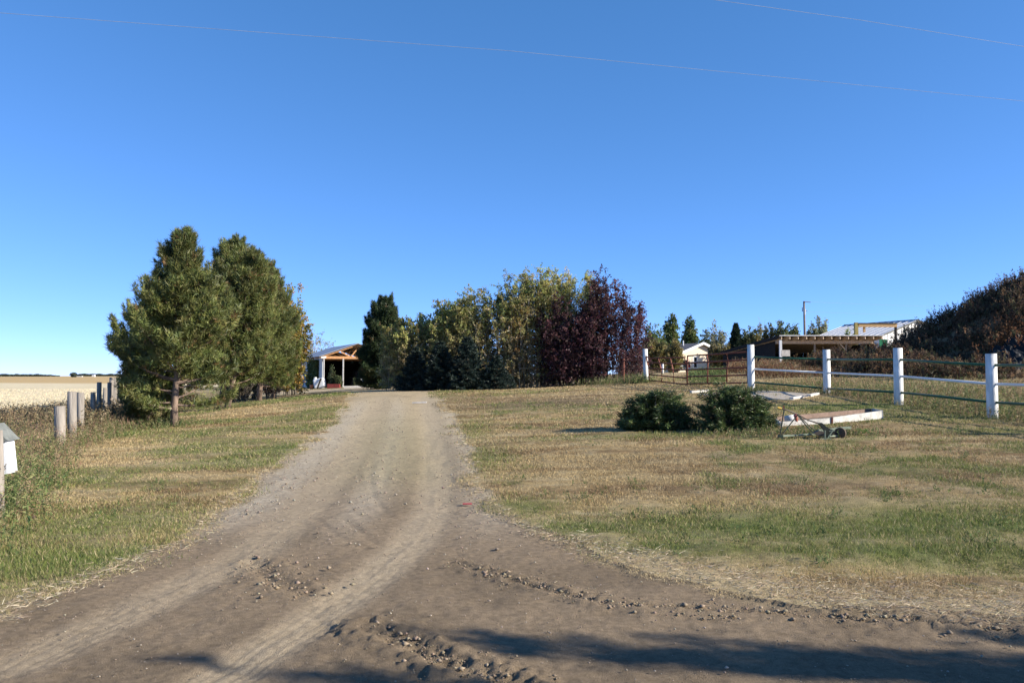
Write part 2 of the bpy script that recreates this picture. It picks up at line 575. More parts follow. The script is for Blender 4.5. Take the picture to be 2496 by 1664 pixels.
# colours
lc, _, _ = lawn_color(gx, gy, np.maximum(ed, 0))
lc = lc * (.62 + .25 * fbm(gx * 9, gy * 9, 41, 2))[:, None]
far = sstep(36, 46, gy) * sstep(2, 6, gx)
lc = mix(lc, mix(C(.46, .34, .19), C(.33, .25, .12), fbm(gx * .5, gy * .5, 55, 3)), far)
n_a = fbm(gx * 1.3, gy * 1.3, 61, 4); n_b = fbm(gx * 8, gy * 8, 71, 3)
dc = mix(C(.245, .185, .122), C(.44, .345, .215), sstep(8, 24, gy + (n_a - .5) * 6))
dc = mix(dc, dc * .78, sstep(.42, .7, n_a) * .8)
tl, _ = dist_path(gx, gy, TRACK_L); tr_, _ = dist_path(gx, gy, TRACK_R)
tw = np.interp(gy, [4, 9, 40], [.19, .26, .34])
trk = np.maximum(np.exp(-(tr_ / tw) ** 4), .75 * np.exp(-(tl / (tw * 1.15)) ** 4))
dc = mix(dc, C(.42, .34, .235), trk * .7)
gl, _ = dist_path(gx, gy, TRACK_L + np.array([-.75, .25])); g2, _ = dist_path(gx, gy, TRACK_L + np.array([.7, -.1])); g3, _ = dist_path(gx, gy, TRACK_R + np.array([.75, .1]))
grv = np.maximum(np.exp(-(gl / .5) ** 2), np.maximum(.8 * np.exp(-(g2 / .28) ** 2), .8 * np.exp(-(g3 / .45) ** 2)))
grv = grv * sstep(7.5, 10.5, gy) * sstep(40, 26, gy) * (1 - trk)
dc = mix(dc, C(.47, .405, .31), grv * .75 * (.55 + .6 * n_b))
dc = mix(dc, STRAW * .62, sstep(.22, 0, -sd_) * .35 * isdirt)
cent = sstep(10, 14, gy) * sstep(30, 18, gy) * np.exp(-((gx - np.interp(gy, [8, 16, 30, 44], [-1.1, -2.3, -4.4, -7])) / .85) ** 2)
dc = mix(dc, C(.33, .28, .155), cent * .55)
rdg = np.zeros(gx.shape); gro = np.zeros(gx.shape)
nm = (gy > 3) & (gy < 26)
for path, wd, hh in RIDGES:
    d, s = dist_path(gx[nm], gy[nm], path)
    prof = np.exp(-((np.abs(d) - wd) / (wd * .55)) ** 2) - .45 * np.exp(-(d / (wd * .6)) ** 2)
    prof *= (.25 + 1.2 * fbm(s * 9, d * 12, 5, 3)) * np.exp(-np.maximum(d - 2.2 * wd, 0) / .05)
    lug = .5 + .5 * np.sin(s * 2 * math.pi / .13 + d * 14)
    rdg[nm] += .6 * hh * prof * (.86 + .14 * lug) + 1.1 * hh * (fbm(gx[nm] * 22, gy[nm] * 22, 15, 2) - .45) * np.exp(-(d / (2 * wd)) ** 2)
for path in GROOVES:
    d, s = dist_path(gx[nm], gy[nm], path)
    gro[nm] -= .007 * np.exp(-(d / .035) ** 2) * (.4 + .9 * vnoise(s * 2, s * 0, 3))
    gro[nm] += .003 * np.exp(-((d - .09) / .04) ** 2)
rel = (fbm(gx * 3.1, gy * 3.1, 81, 3) - .5) * .03 + (fbm(gx * 14, gy * 14, 82, 3) - .5) * .016
rel -= .018 * trk * (gy < 40)
for tpath in (TRACK_R, TRACK_L):
    d, s = dist_path(gx[nm], gy[nm], tpath)
    rel[nm] += .004 * np.sin(d * 90) * np.exp(-(d / .22) ** 4)
rel = rel * (gy < 60) + rdg + gro
dirt_keep = np.exp(-np.maximum(sd_, 0) / .1)
lawn_rel = (fbm(gx * 1.2, gy * 1.2, 91, 4) - .5) * .07 + (fbm(gx * 7, gy * 7, 92, 2) - .5) * .03
gz = gz + np.where(isdirt, rel, lawn_rel * np.clip(sd_ / .3, 0, 1)) * (gy < 140) * (gy > -10) - .012 * isdirt
fc = mix(C(.66, .56, .37), C(.57, .47, .29), fbm(gx * .15, gy * .15, 101, 3))
row = np.sin((gx * .96 + gy * .28) * 2 * math.pi / 3.2)
fc = fc * (1 + .03 * row * sstep(120, 40, gy))[:, None]
fline = gy + gx * .55
bandn = (fbm(gx * .004, gy * .004, 7, 2) - .5) * 60
fc = mix(fc, C(.47, .33, .155), sstep(150, 175, fline + bandn))
fc = mix(fc, C(.58, .45, .26), sstep(700, 1100, gy))
fc = mix(fc, C(.30, .26, .13), np.exp(-((gx - field_edge + 1.2) / 1.6) ** 2) * .85 * (gy < 120))
mc = mix(C(.15, .105, .065), C(.23, .15, .085), n_a)

nr, ncol = len(YR), len(TC)
vid = np.arange(nr * ncol).reshape(nr, ncol)
FQ = np.stack([vid[:-1, :-1], vid[:-1, 1:], vid[1:, 1:], vid[1:, :-1]], -1).reshape(-1, 4)
cls = np.where(isfield, 2, np.where(isdirt, 1, np.where(ismound, 3, 0)))
fcls = cls[FQ[:, 0]]
GV = np.c_[gx, gy, gz]
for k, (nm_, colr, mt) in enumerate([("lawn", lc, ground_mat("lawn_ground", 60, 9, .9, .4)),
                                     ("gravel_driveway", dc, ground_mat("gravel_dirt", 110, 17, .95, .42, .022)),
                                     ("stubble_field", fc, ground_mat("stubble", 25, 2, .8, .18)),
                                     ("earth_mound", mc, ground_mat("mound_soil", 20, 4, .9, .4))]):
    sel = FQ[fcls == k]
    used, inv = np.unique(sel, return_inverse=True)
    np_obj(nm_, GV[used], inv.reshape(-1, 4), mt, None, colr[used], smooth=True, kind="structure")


def surf(x, y):
    """height of the modelled ground (nearest grid vertex blend is close enough for planting)"""
    return smooth_h(x, y)


# ------------------------------------------------------------------ GRASS
def blades(name, X, Y, Hh, Wd, colr, rng, lean, m, kind="stuff", zoff=-.005, bend=False):
    n = len(X)
    Z = surf(X, Y) + zoff
    A = np.c_[X, Y, Z]
    D = np.c_[rng.normal(0, 1, n) * lean, rng.normal(0, 1, n) * lean, np.ones(n)]
    D = unit(D)
    ang = rng.uniform(0, math.pi, n)
    sd = np.c_[np.cos(ang), np.sin(ang), np.zeros(n)] * (Wd[:, None] * .5)
    tip = A + D * Hh[:, None]
    V = np.stack([A - sd, A + sd, tip], 1).reshape(-1, 3)
    F = np.arange(n * 3).reshape(n, 3)
    o = np_obj(name, V, F, m, None, np.repeat(colr, 3, 0))
    return o


GRASS = leaf_mat("grass_blade", .3, .7, .15)
rng = np.random.default_rng(5)
# mown lawn: sample along the fan, denser near the viewer
N = 1250000
yy = 6.2 * np.exp(rng.uniform(0, 1, N) ** 1.15 * math.log(46 / 6.2))
tt = rng.uniform(-.72, .72, N); out_ = rng.random(N) < .2
tt = np.where(out_, np.sign(tt) * rng.uniform(.70, 1.1, N), tt)
xx = yy * tt
e = edge_d(xx, yy); ins = in_poly(xx, yy, DIRT)
s_ = np.where(ins, -e, e) + (fbm(xx * 1.1, yy * 1.1, 5, 4) - .5) * np.interp(yy, [0, 8, 40], [.5, .7, 1.4])
keep = (s_ > -.02 - .25 * rng.random(N) ** 4) & (xx > fence_x(yy) + .1) & (mound_h(xx, yy) < .1)
xx, yy, e = xx[keep], yy[keep], np.maximum(e[keep], 0)
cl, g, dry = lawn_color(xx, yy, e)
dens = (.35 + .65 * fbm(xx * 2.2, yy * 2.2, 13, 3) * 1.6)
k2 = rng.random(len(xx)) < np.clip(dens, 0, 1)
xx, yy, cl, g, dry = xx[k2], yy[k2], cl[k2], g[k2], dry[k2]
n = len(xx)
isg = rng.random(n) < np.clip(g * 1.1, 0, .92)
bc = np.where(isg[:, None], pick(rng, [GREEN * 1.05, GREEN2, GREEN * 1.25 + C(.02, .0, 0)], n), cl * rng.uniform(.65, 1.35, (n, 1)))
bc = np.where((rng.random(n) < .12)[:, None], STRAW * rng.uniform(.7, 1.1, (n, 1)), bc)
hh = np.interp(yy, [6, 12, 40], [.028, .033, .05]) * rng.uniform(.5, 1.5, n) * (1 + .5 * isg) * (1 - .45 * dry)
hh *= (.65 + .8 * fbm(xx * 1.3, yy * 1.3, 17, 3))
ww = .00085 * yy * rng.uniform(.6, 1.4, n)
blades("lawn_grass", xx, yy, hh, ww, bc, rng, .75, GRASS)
tag(bpy.data.objects["lawn_grass"], "short dry and green mown grass covering the lawn", "grass", None, "stuff")

# straw lying along the road edge
N = 110000
t = rng.random(N)
yy = 5.4 * np.exp(rng.random(N) ** 1.3 * math.log(22 / 5.4)); xx = yy * rng.uniform(-.72, .72, N)
e = edge_d(xx, yy); ins = in_poly(xx, yy, DIRT); s_ = np.where(ins, -e, e)
wv = np.interp(yy, [5, 7, 9, 22], [.75, .6, .28, .18]) * np.where(xx > .6, 1, .25)
keep = (s_ > -.25) & (rng.random(N) < np.exp(-(np.maximum(s_, 0) / wv) ** 2) * np.where(s_ < 0, np.exp(s_ * 9), 1))
xx, yy = xx[keep], yy[keep]; n = len(xx)
A = np.c_[xx, yy, surf(xx, yy) + rng.uniform(.004, .035, n)]
an = rng.uniform(0, 2 * math.pi, n)
D = unit(np.c_[np.cos(an), np.sin(an) * .8, rng.uniform(-.1, .35, n)])
V, F = spikes(A, D, rng.uniform(.04, .11, n), .0007 * yy, rng)
o = np_obj("dry_straw", V, F, GRASS, None, np.repeat(pick(rng, [C(.50, .41, .28), C(.40, .32, .21), C(.36, .27, .19), C(.58, .5, .37)], n), 3, 0))
tag(o, "pale dry straw lying along the verge of the dirt road", "straw", None, "stuff")


def weed_patch(name, X, Y, Hs, rng, pal, seedpal, label, cat="weeds", nb=7, wid=.012, leafy=.5, lean=.28, headsz=.03, heads=8, parent=None):
    """each weed: a leaning stalk, blade leaves and a seed head"""
    n = len(X)
    Z = surf(X, Y)
    B = np.c_[X, Y, Z - .01]
    d = unit(np.c_[rng.normal(0, lean, n), rng.normal(0, lean, n), np.ones(n)])
    tip = B + d * Hs[:, None]
    Vs = []; Cs = []
    v, _ = spikes(B, d, Hs, wid * .6, rng); Vs.append(v); Cs.append(np.repeat(pick(rng, pal, n), 3, 0))
    k = nb
    t = rng.uniform(.0, .75, (n, k))
    A = (B[:, None] + d[:, None] * (Hs[:, None] * t)[..., None]).reshape(-1, 3)
    dd = unit(rng.normal(size=(n * k, 3)) * np.array([1, 1, .5]) + np.array([0, 0, .75]))
    L = np.repeat(Hs, k) * rng.uniform(.25, .6, n * k) * leafy
    v, _ = spikes(A, dd, L, wid * rng.uniform(.7, 1.6, n * k), rng); Vs.append(v)
    Cs.append(np.repeat(np.repeat(pick(rng, pal, n), k, 0) * rng.uniform(.75, 1.25, (n * k, 1)), 3, 0))
    if heads:
        t = rng.uniform(.72, 1.05, (n, heads))
        A = (B[:, None] + d[:, None] * (Hs[:, None] * t)[..., None]).reshape(-1, 3) + rng.normal(0, headsz * .35, (n * heads, 3))
        dd = unit(rng.normal(size=(n * heads, 3)) + np.array([0, 0, .8]))
        v, _ = spikes(A, dd, headsz * rng.uniform(.6, 1.4, n * heads), headsz * .5, rng); Vs.append(v)
        Cs.append(np.repeat(np.repeat(pick(rng, seedpal, n), heads, 0), 3, 0))
    V = np.vstack(Vs); Ct = np.vstack(Cs)
    o = np_obj(name, V, np.arange(len(V)).reshape(-1, 3), GRASS, parent, Ct)
    if parent is None:
        tag(o, label, cat, None, "stuff")
    return o


GP = [C(.11, .16, .05), C(.16, .20, .07), C(.20, .21, .09), C(.08, .13, .05), C(.26, .25, .11)]
DP = [C(.30, .22, .13), C(.25, .17, .10), C(.34, .27, .16), C(.2, .15, .08)]
RP = [C(.20, .10, .055), C(.16, .085, .05), C(.24, .13, .07), C(.13, .08, .05), C(.19, .15, .07)]
# tall weeds along the left post line
N = 15000
yy = rng.uniform(7.2, 42, N); xx = fence_x(yy) + rng.uniform(-np.interp(yy, [0, 20, 30, 60], [2.6, 4.2, 5.4, 4.0]), .75, N) * np.where(rng.random(N) < .65, 1, .5)
keep = (rng.random(N) < np.interp(xx - fence_x(yy), [-5, -2.6, -.2, .3, .8], [.6, .8, 1, .6, .15])) & (xx > -.76 * yy)
xx, yy = xx[keep], yy[keep]; n = len(xx)
low = np.interp(xx - fence_x(yy), [-1.5, 0, .8], [1, .75, .3])
hs = rng.uniform(.35, .8, n) * low * np.interp(yy, [7, 10, 14, 22, 30], [.75, 1.05, .95, 1.0, .9]) * (.6 + .8 * fbm(xx, yy, 3, 2))
gm = rng.random(n) < np.interp(yy, [7, 11.5, 13.5, 18, 21, 30], [.92, .88, .55, .35, .5, .4])
weed_patch("roadside_weeds", xx[gm], yy[gm], hs[gm], rng, GP, GP + DP, "tall green weeds and grass round the wooden posts on the left", nb=9, heads=5, wid=.013)
gm = ~gm
weed_patch("dry_weeds", xx[gm], yy[gm], hs[gm] * 1.05, rng, DP + [GP[2]], DP + [C(.33, .2, .14)], "dry brown seeding weeds between the wooden posts and the field", nb=6, heads=9, wid=.012)
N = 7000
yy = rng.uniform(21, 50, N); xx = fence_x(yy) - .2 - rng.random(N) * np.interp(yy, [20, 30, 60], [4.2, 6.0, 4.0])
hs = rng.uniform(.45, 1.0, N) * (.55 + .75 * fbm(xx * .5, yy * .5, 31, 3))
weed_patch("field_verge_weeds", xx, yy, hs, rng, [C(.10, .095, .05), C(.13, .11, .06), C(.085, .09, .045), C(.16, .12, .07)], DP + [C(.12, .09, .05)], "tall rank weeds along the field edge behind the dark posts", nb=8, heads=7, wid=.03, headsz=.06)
# rank grass at the foot of things on the right: behind and under the rail fence
N = 5200
t = rng.random(N)
yy = rng.uniform(15, 33, N); xx = np.interp(yy, [15, 16, 20, 23.5, 29, 30.5, 33], [12.9, 12.6, 11.7, 11.1, 11.1, 9.2, 9.6]) + np.abs(rng.normal(0, 1, N)) * 2.6 - .35
hs = rng.uniform(.15, .5, N) * np.interp(xx - 11, [-1, 1, 4], [.5, 1, 1.2])
mixg = rng.random(N) < .6
weed_patch("fence_grass", xx[mixg], yy[mixg], hs[mixg], rng, GP, GP + DP, "rank green grass growing behind the white and green rail fence", nb=6, heads=2, wid=.02)
weed_patch("fence_dry_grass", xx[~mixg], yy[~mixg], hs[~mixg], rng, DP + [STRAW * .8], DP + RP, "dry tan grass growing behind the rail fence", nb=6, heads=3, wid=.02)
# reddish weeds in the yard behind the corner post and below the pole barn
N = 3400
yy = rng.uniform(36, 59, N); xx = np.interp(yy, [36, 44, 58], [11.0, 11.5, 15.5]) + rng.uniform(0, 1, N) * np.interp(yy, [36, 58], [6, 12])
nz_ = fbm(xx * .45, yy * .45, 8, 3)
hs = rng.uniform(.18, .55, N) * (.3 + 1.2 * nz_) * np.interp(xx / yy, [.24, .30, .36, .42], [1.5, 1.35, .8, .6])
kp = rng.random(N) < sstep(.30, .52, nz_)
xx, yy, hs = xx[kp], yy[kp], hs[kp]
weed_patch("red_weeds", xx, yy, hs, rng, RP, RP + DP, "reddish brown dead weeds in front of the low pole barn", nb=9, heads=8, wid=.035, headsz=.07)
N = 900
yy = rng.uniform(34, 50, N); xx = yy * rng.uniform(.215, .262, N)
weed_patch("yard_weeds", xx, yy, rng.uniform(.12, .4, N) * np.interp(yy, [34, 42, 50], [.5, 1.3, 1]), rng, GP[:4], GP, "low green weeds in the yard behind the brown gate", nb=8, heads=2, wid=.04)
# weeds all over the mound
N = 12000
xx = rng.uniform(15.2, 36, N); yy = rng.uniform(31.5, 46, N)
keep = (mound_h(xx, yy) > .03) & (xx < .78 * yy + 2)
xx, yy = xx[keep], yy[keep]; n = len(xx)
hs = rng.uniform(.3, .75, n) * (.18 + 1.35 * sstep(.36, .72, fbm(xx * .75, yy * .75, 88, 3)))
insheet = (xx > 20.4) & (xx < 25.4) & (yy < 36.4)
xx, yy, hs = xx[~insheet], yy[~insheet], hs[~insheet]
MP = [C(.105, .062, .042), C(.08, .05, .036), C(.13, .08, .05), C(.065, .045, .033), C(.15, .11, .065), C(.10, .10, .05)]
weed_patch("mound_weeds", xx, yy, hs, rng, MP + [C(.16, .14, .07), C(.07, .05, .035)], MP + [C(.24, .14, .07)], "dark reddish dead weeds covering the earth mound on the right", nb=14, heads=12, wid=.045, headsz=.09, lean=.4)
# orange-red patch of weeds above the black plastic, and green patches
c0 = (22.6, 36.2)
N = 420
xx = rng.normal(22.9, .8, N); yy = rng.normal(37.0, .7, N)
weed_patch("rust_weeds", xx, yy, rng.uniform(.4, .8, N), rng, [C(.23, .105, .05), C(.19, .09, .045), C(.26, .14, .065)], [C(.25, .12, .055)], "rust red weeds above the black plastic on the mound", nb=12, heads=8, wid=.04, headsz=.08, lean=.4)
# stubble stalks by the field edge
N = 42000
yy = 16 * np.exp(rng.random(N) * math.log(130 / 16)); xx = -yy * rng.uniform(.45, .70, N)
keep = xx < fence_x(yy) - np.interp(yy, [0, 20, 30, 60], [2.8, 4.4, 5.7, 4.2])
xx, yy = xx[keep], yy[keep]; n = len(xx)
blades("field_stubble", xx, yy, rng.uniform(.06, .15, n), .0006 * yy, pick(rng, [C(.68, .58, .39), C(.63, .53, .35), C(.72, .63, .44)], n, .1), rng, .5, GRASS)
tag(bpy.data.objects["field_stubble"], "pale cut stubble standing in the harvested field", "stubble", None, "stuff")
# tufts round trunks, under the hedge and round the bushes
N = 2600
src = [(-10.6, 25.6, 1.2, .25), (-12, 35.8, 1.0, .22), (5.2, 41.2, 1.6, .42), (5.0, 17.0, .9, .16), (6.6, 17.0, .9, .16), (6.1, 39.3, .9, .5), (8.9, 30.2, .8, .22), (-11.8, 26.5, 1.3, .3)]
ii = rng.integers(0, len(src), N)
S = np.array(src)[ii]
xx = S[:, 0] + rng.normal(0, 1, N) * S[:, 2] * .6; yy = S[:, 1] + rng.normal(0, 1, N) * S[:, 2] * .45
weed_patch("tuft_grass", xx, yy, S[:, 3] * rng.uniform(.4, 1.3, N), rng, GP + [DP[2]], GP + DP, "grass tufts left standing round trunks, bushes and posts", nb=6, heads=2, wid=.02)

N = 1500
cy_ = 7.2 * np.exp(rng.random(150) * math.log(30 / 7.2)); cx_ = cy_ * rng.uniform(-.6, .66, 150)
k_ = rng.integers(0, 150, N); xx = cx_[k_] + rng.normal(0, .09, N); yy = cy_[k_] + rng.normal(0, .08, N)
e = edge_d(xx, yy); keep = (~in_poly(xx, yy, DIRT)) & (e > .5) & (xx > fence_x(yy) + .5)
weed_patch("lawn_tufts", xx[keep], yy[keep], rng.uniform(.05, .16, keep.sum()), rng, GP[:4], GP, "small darker weed tufts missed by the mower on the lawn", nb=6, heads=1, wid=.012, lean=.5)

# loose stones and clods on the driveway
STONE = leaf_mat("loose_stone", 0.0, .9, .2)


def stones(name, X, Y, S, colr, rng, label):
    n = len(X)
    base = np.array([(1, 0, 0), (-1, 0, 0), (0, 1, 0), (0, -1, 0), (0, 0, 1), (0, 0, -1)], float)
    F0 = np.array([(0, 2, 4), (2, 1, 4), (1, 3, 4), (3, 0, 4), (2, 0, 5), (1, 2, 5), (3, 1, 5), (0, 3, 5)])
    ang = rng.uniform(0, 6.28, n)
    sc = S[:, None, None] * rng.uniform(.55, 1.15, (n, 6, 1)) * np.array([1, .9, .6])
    v = base[None] * sc
    ca, sa = np.cos(ang)[:, None], np.sin(ang)[:, None]
    v = np.stack([v[..., 0] * ca - v[..., 1] * sa, v[..., 0] * sa + v[..., 1] * ca, v[..., 2]], -1)
    v += np.c_[X, Y, surf(X, Y) + S * .12][:, None]
    F = (F0[None] + (np.arange(n) * 6)[:, None, None]).reshape(-1, 3)
    o = np_obj(name, v.reshape(-1, 3), F, STONE, None, np.repeat(colr, 6, 0))
    return tag(o, label, "stones", None, "stuff")


N = 60000
yy = 4.0 * np.exp(rng.random(N) ** 1.1 * math.log(34 / 4.0)); xx = yy * rng.uniform(-.72, .72, N)
e = edge_d(xx, yy); ins = in_poly(xx, yy, DIRT)
tl2, _ = dist_path(xx, yy, TRACK_L + np.array([-.75, .25])); tl3, _ = dist_path(xx, yy, TRACK_L + np.array([.7, -.1])); tr3, _ = dist_path(xx, yy, TRACK_R + np.array([.75, .1]))
tr4, _ = dist_path(xx, yy, TRACK_R)
dn = .16 + .75 * np.maximum(np.exp(-(tl2 / .5) ** 2), np.maximum(np.exp(-(tl3 / .3) ** 2), np.exp(-(tr3 / .5) ** 2))) * sstep(6.5, 10, yy) - .14 * np.exp(-(tr4 / .25) ** 2)
keep = ins & (e > .05) & (rng.random(N) < dn)
xx, yy = xx[keep], yy[keep]; n = len(xx)
sz = np.minimum(.0011 * yy, .014) * np.exp(rng.normal(0, .5, n)) * .75
stones("gravel_stones", xx, yy, np.clip(sz, .003, .03), pick(rng, [C(.29, .245, .185), C(.25, .20, .15), C(.21, .165, .12), C(.33, .285, .225), C(.25, .195, .15)], n), rng, "loose gravel stones scattered over the dirt driveway")
XX = []; YY = []; SS = []
for path, wd, hh in RIDGES:
    seg = np.r_[0, np.cumsum(np.hypot(*np.diff(path, axis=0).T))]
    m_ = int(seg[-1] * 480 * (hh / .04))
    s = rng.uniform(0, seg[-1], m_)
    px = np.interp(s, seg, path[:, 0]); py = np.interp(s, seg, path[:, 1])
    XX.append(px + rng.normal(0, wd * 1.1, m_)); YY.append(py + rng.normal(0, wd * 1.1, m_)); SS.append(np.exp(rng.normal(0, .8, m_)) * .0045)
xx, yy, sz = map(np.concatenate, (XX, YY, SS)); n = len(xx)
stones("soil_clods", xx, yy, np.clip(sz, .004, .03), pick(rng, [C(.23, .178, .122), C(.26, .205, .142), C(.20, .155, .108)], n), rng, "crumbled soil clods thrown up along the tyre ruts")

# ------------------------------------------------------------------ TREES
BARK_PINE = mat("pine_bark", (.23, .165, .125), .9, .55, 9, bump=.9, bscale=26, stretch=(1, 1, .35))
BARK_GREY = mat("grey_bark", (.22, .19, .155), .9, .45, 8, bump=.6, bscale=30, stretch=(1, 1, .4))
BARK_PALE = mat("pale_stem", (.36, .32, .26), .9, .4, 8)
BARK_DARK = mat("dark_stem", (.075, .06, .05), .9, .4, 8)
NEEDLE = leaf_mat("needle", .2, .5, .35)
LEAF = leaf_mat("leaf", .48, .55, .3)
TWIG = leaf_mat("twig", 0, .9, .1)


def needles(T, D, k, L, Wd, rng, spread=.75):
    n = len(T)
    d = unit(np.repeat(D, k, 0) + rng.normal(size=(n * k, 3)) * spread)
    A = np.repeat(T, k, 0) + rng.normal(0, .025, (n * k, 3))
    return spikes(A, d, L * rng.uniform(.7, 1.2, n * k), Wd, rng)


def pine(x, y, Ht, prof, label, seed, r0=.11, pal=None, tuftL=.19, tuftW=.024, dens=1.0, lean=(0, 0), first=.10, group="pine trees in the row left of the driveway", gap=None, name="pine_tree", cat="pine tree", up=1.0, lateral=.42, kN=11, step=.30):
    rng = np.random.default_rng(seed)
    z0 = zg(x, y) - .05
    base = np.array([x, y, z0])
    t = thing(name, base, label, cat, group)
    top = np.array([x + lean[0], y + lean[1], z0 + Ht])
    pts = [base + (top - base) * s + np.array([.05 * math.sin(5 * s + seed), .05 * math.cos(4 * s + seed), 0]) * (s > 0) for s in np.linspace(0, 1, 9)]
    MB().tube(pts, [r0 * (1.15 if i == 0 else 1) * (1 - .93 * i / 8) + .008 for i in range(9)], 10).build("trunk", BARK_PINE, t, smooth=True)
    pal = pal or [C(.13, .15, .042), C(.108, .132, .038), C(.16, .17, .05), C(.175, .172, .055), C(.088, .112, .036)]
    paths = []; rads = []; T = []; D = []
    h = first * Ht
    hf = np.array([p[0] for p in prof]); pr = np.array([p[1] for p in prof])
    while h < Ht * .985:
        f = h / Ht
        Lm = np.interp(f, hf, pr)
        nb = rng.integers(5, 8)
        a0 = rng.uniform(0, 6.28)
        for b in range(nb):
            a = a0 + b * 2 * math.pi / nb + rng.normal(0, .25)
            L = Lm * rng.uniform(.62, 1.12)
            if gap and f < gap[2] and abs((a - gap[0] + math.pi) % (2 * math.pi) - math.pi) < gap[1]:
                if rng.random() < .9: continue
                L *= .5
            if L < .08: continue
            el = math.radians(np.interp(f, [0, .3, .7, 1], [-6, 12, 32, 62]) + rng.normal(0, 8))
            d0 = np.array([math.cos(a) * math.cos(el), math.sin(a) * math.cos(el), math.sin(el)])
            s = np.linspace(0, 1, 6)
            hh_ = h + rng.normal(0, .08)
            org = base + (top - base) * (hh_ / Ht)
            P = org + d0 * (L * s)[:, None] + np.array([0, 0, 1]) * (.30 * up * L * s ** 2.2)[:, None]
            paths.append(P); rads.append((.012 + .016 * L) * (1 - .8 * s))
            m = max(3, int(dens * L * (26 + 16 * rng.random())))
            q = rng.random(m) ** .55 * .8 + .22
            lat = rng.normal(0, lateral, m) * L * np.clip(1.15 - q, .12, .6)
            sdv = np.array([-math.sin(a), math.cos(a), 0])
            c = org + d0 * (L * q)[:, None] + np.array([0, 0, 1]) * (.30 * up * L * q ** 2.2 + rng.normal(.03, .07, m))[:, None] + sdv * lat[:, None]
            nc = 5 + int(5 * rng.random())
            cend = P[-1] + sdv * rng.normal(0, .12 * min(L, 1.2), nc)[:, None] - d0 * (rng.random(nc) ** 2 * .45 * L)[:, None]
            for q_ in (.06, .17, .28):
                T.append(cend + np.array([0, 0, q_]) + d0 * q_ * .35); D.append(np.repeat(unit(d0 * .4 + np.array([0, 0, 1.0]))[None], nc, 0))
            T.append(c)
            D.append(unit(d0 * .8 + sdv * (np.sign(lat) * np.minimum(np.abs(lat) * 2.2, .8))[:, None] + np.array([0, 0, .75 * up])))
        h += step * rng.uniform(.75, 1.25) * (1.0 if f < .8 else .6)
    V, F = tubes_np(np.array(paths), np.array(rads), 4)
    np_obj("branches", V, F, BARK_PINE, t, off=base, kind="stuff")
    T = np.vstack(T); D = np.vstack(D)
    V, F = needles(T, D, kN, tuftL, tuftW, rng)
    ct = pick(rng, pal, len(T), .22) * clump(T, 1.5, seed)
    ct = np.where((rng.random(len(T)) < .035)[:, None], C(.20, .12, .05), ct)
    np_obj("crown", V, F, NEEDLE, t, np.repeat(np.repeat(ct, kN, 0) * rng.uniform(.8, 1.2, (len(T) * kN, 1)), 3, 0), off=base, kind="stuff")
    return t


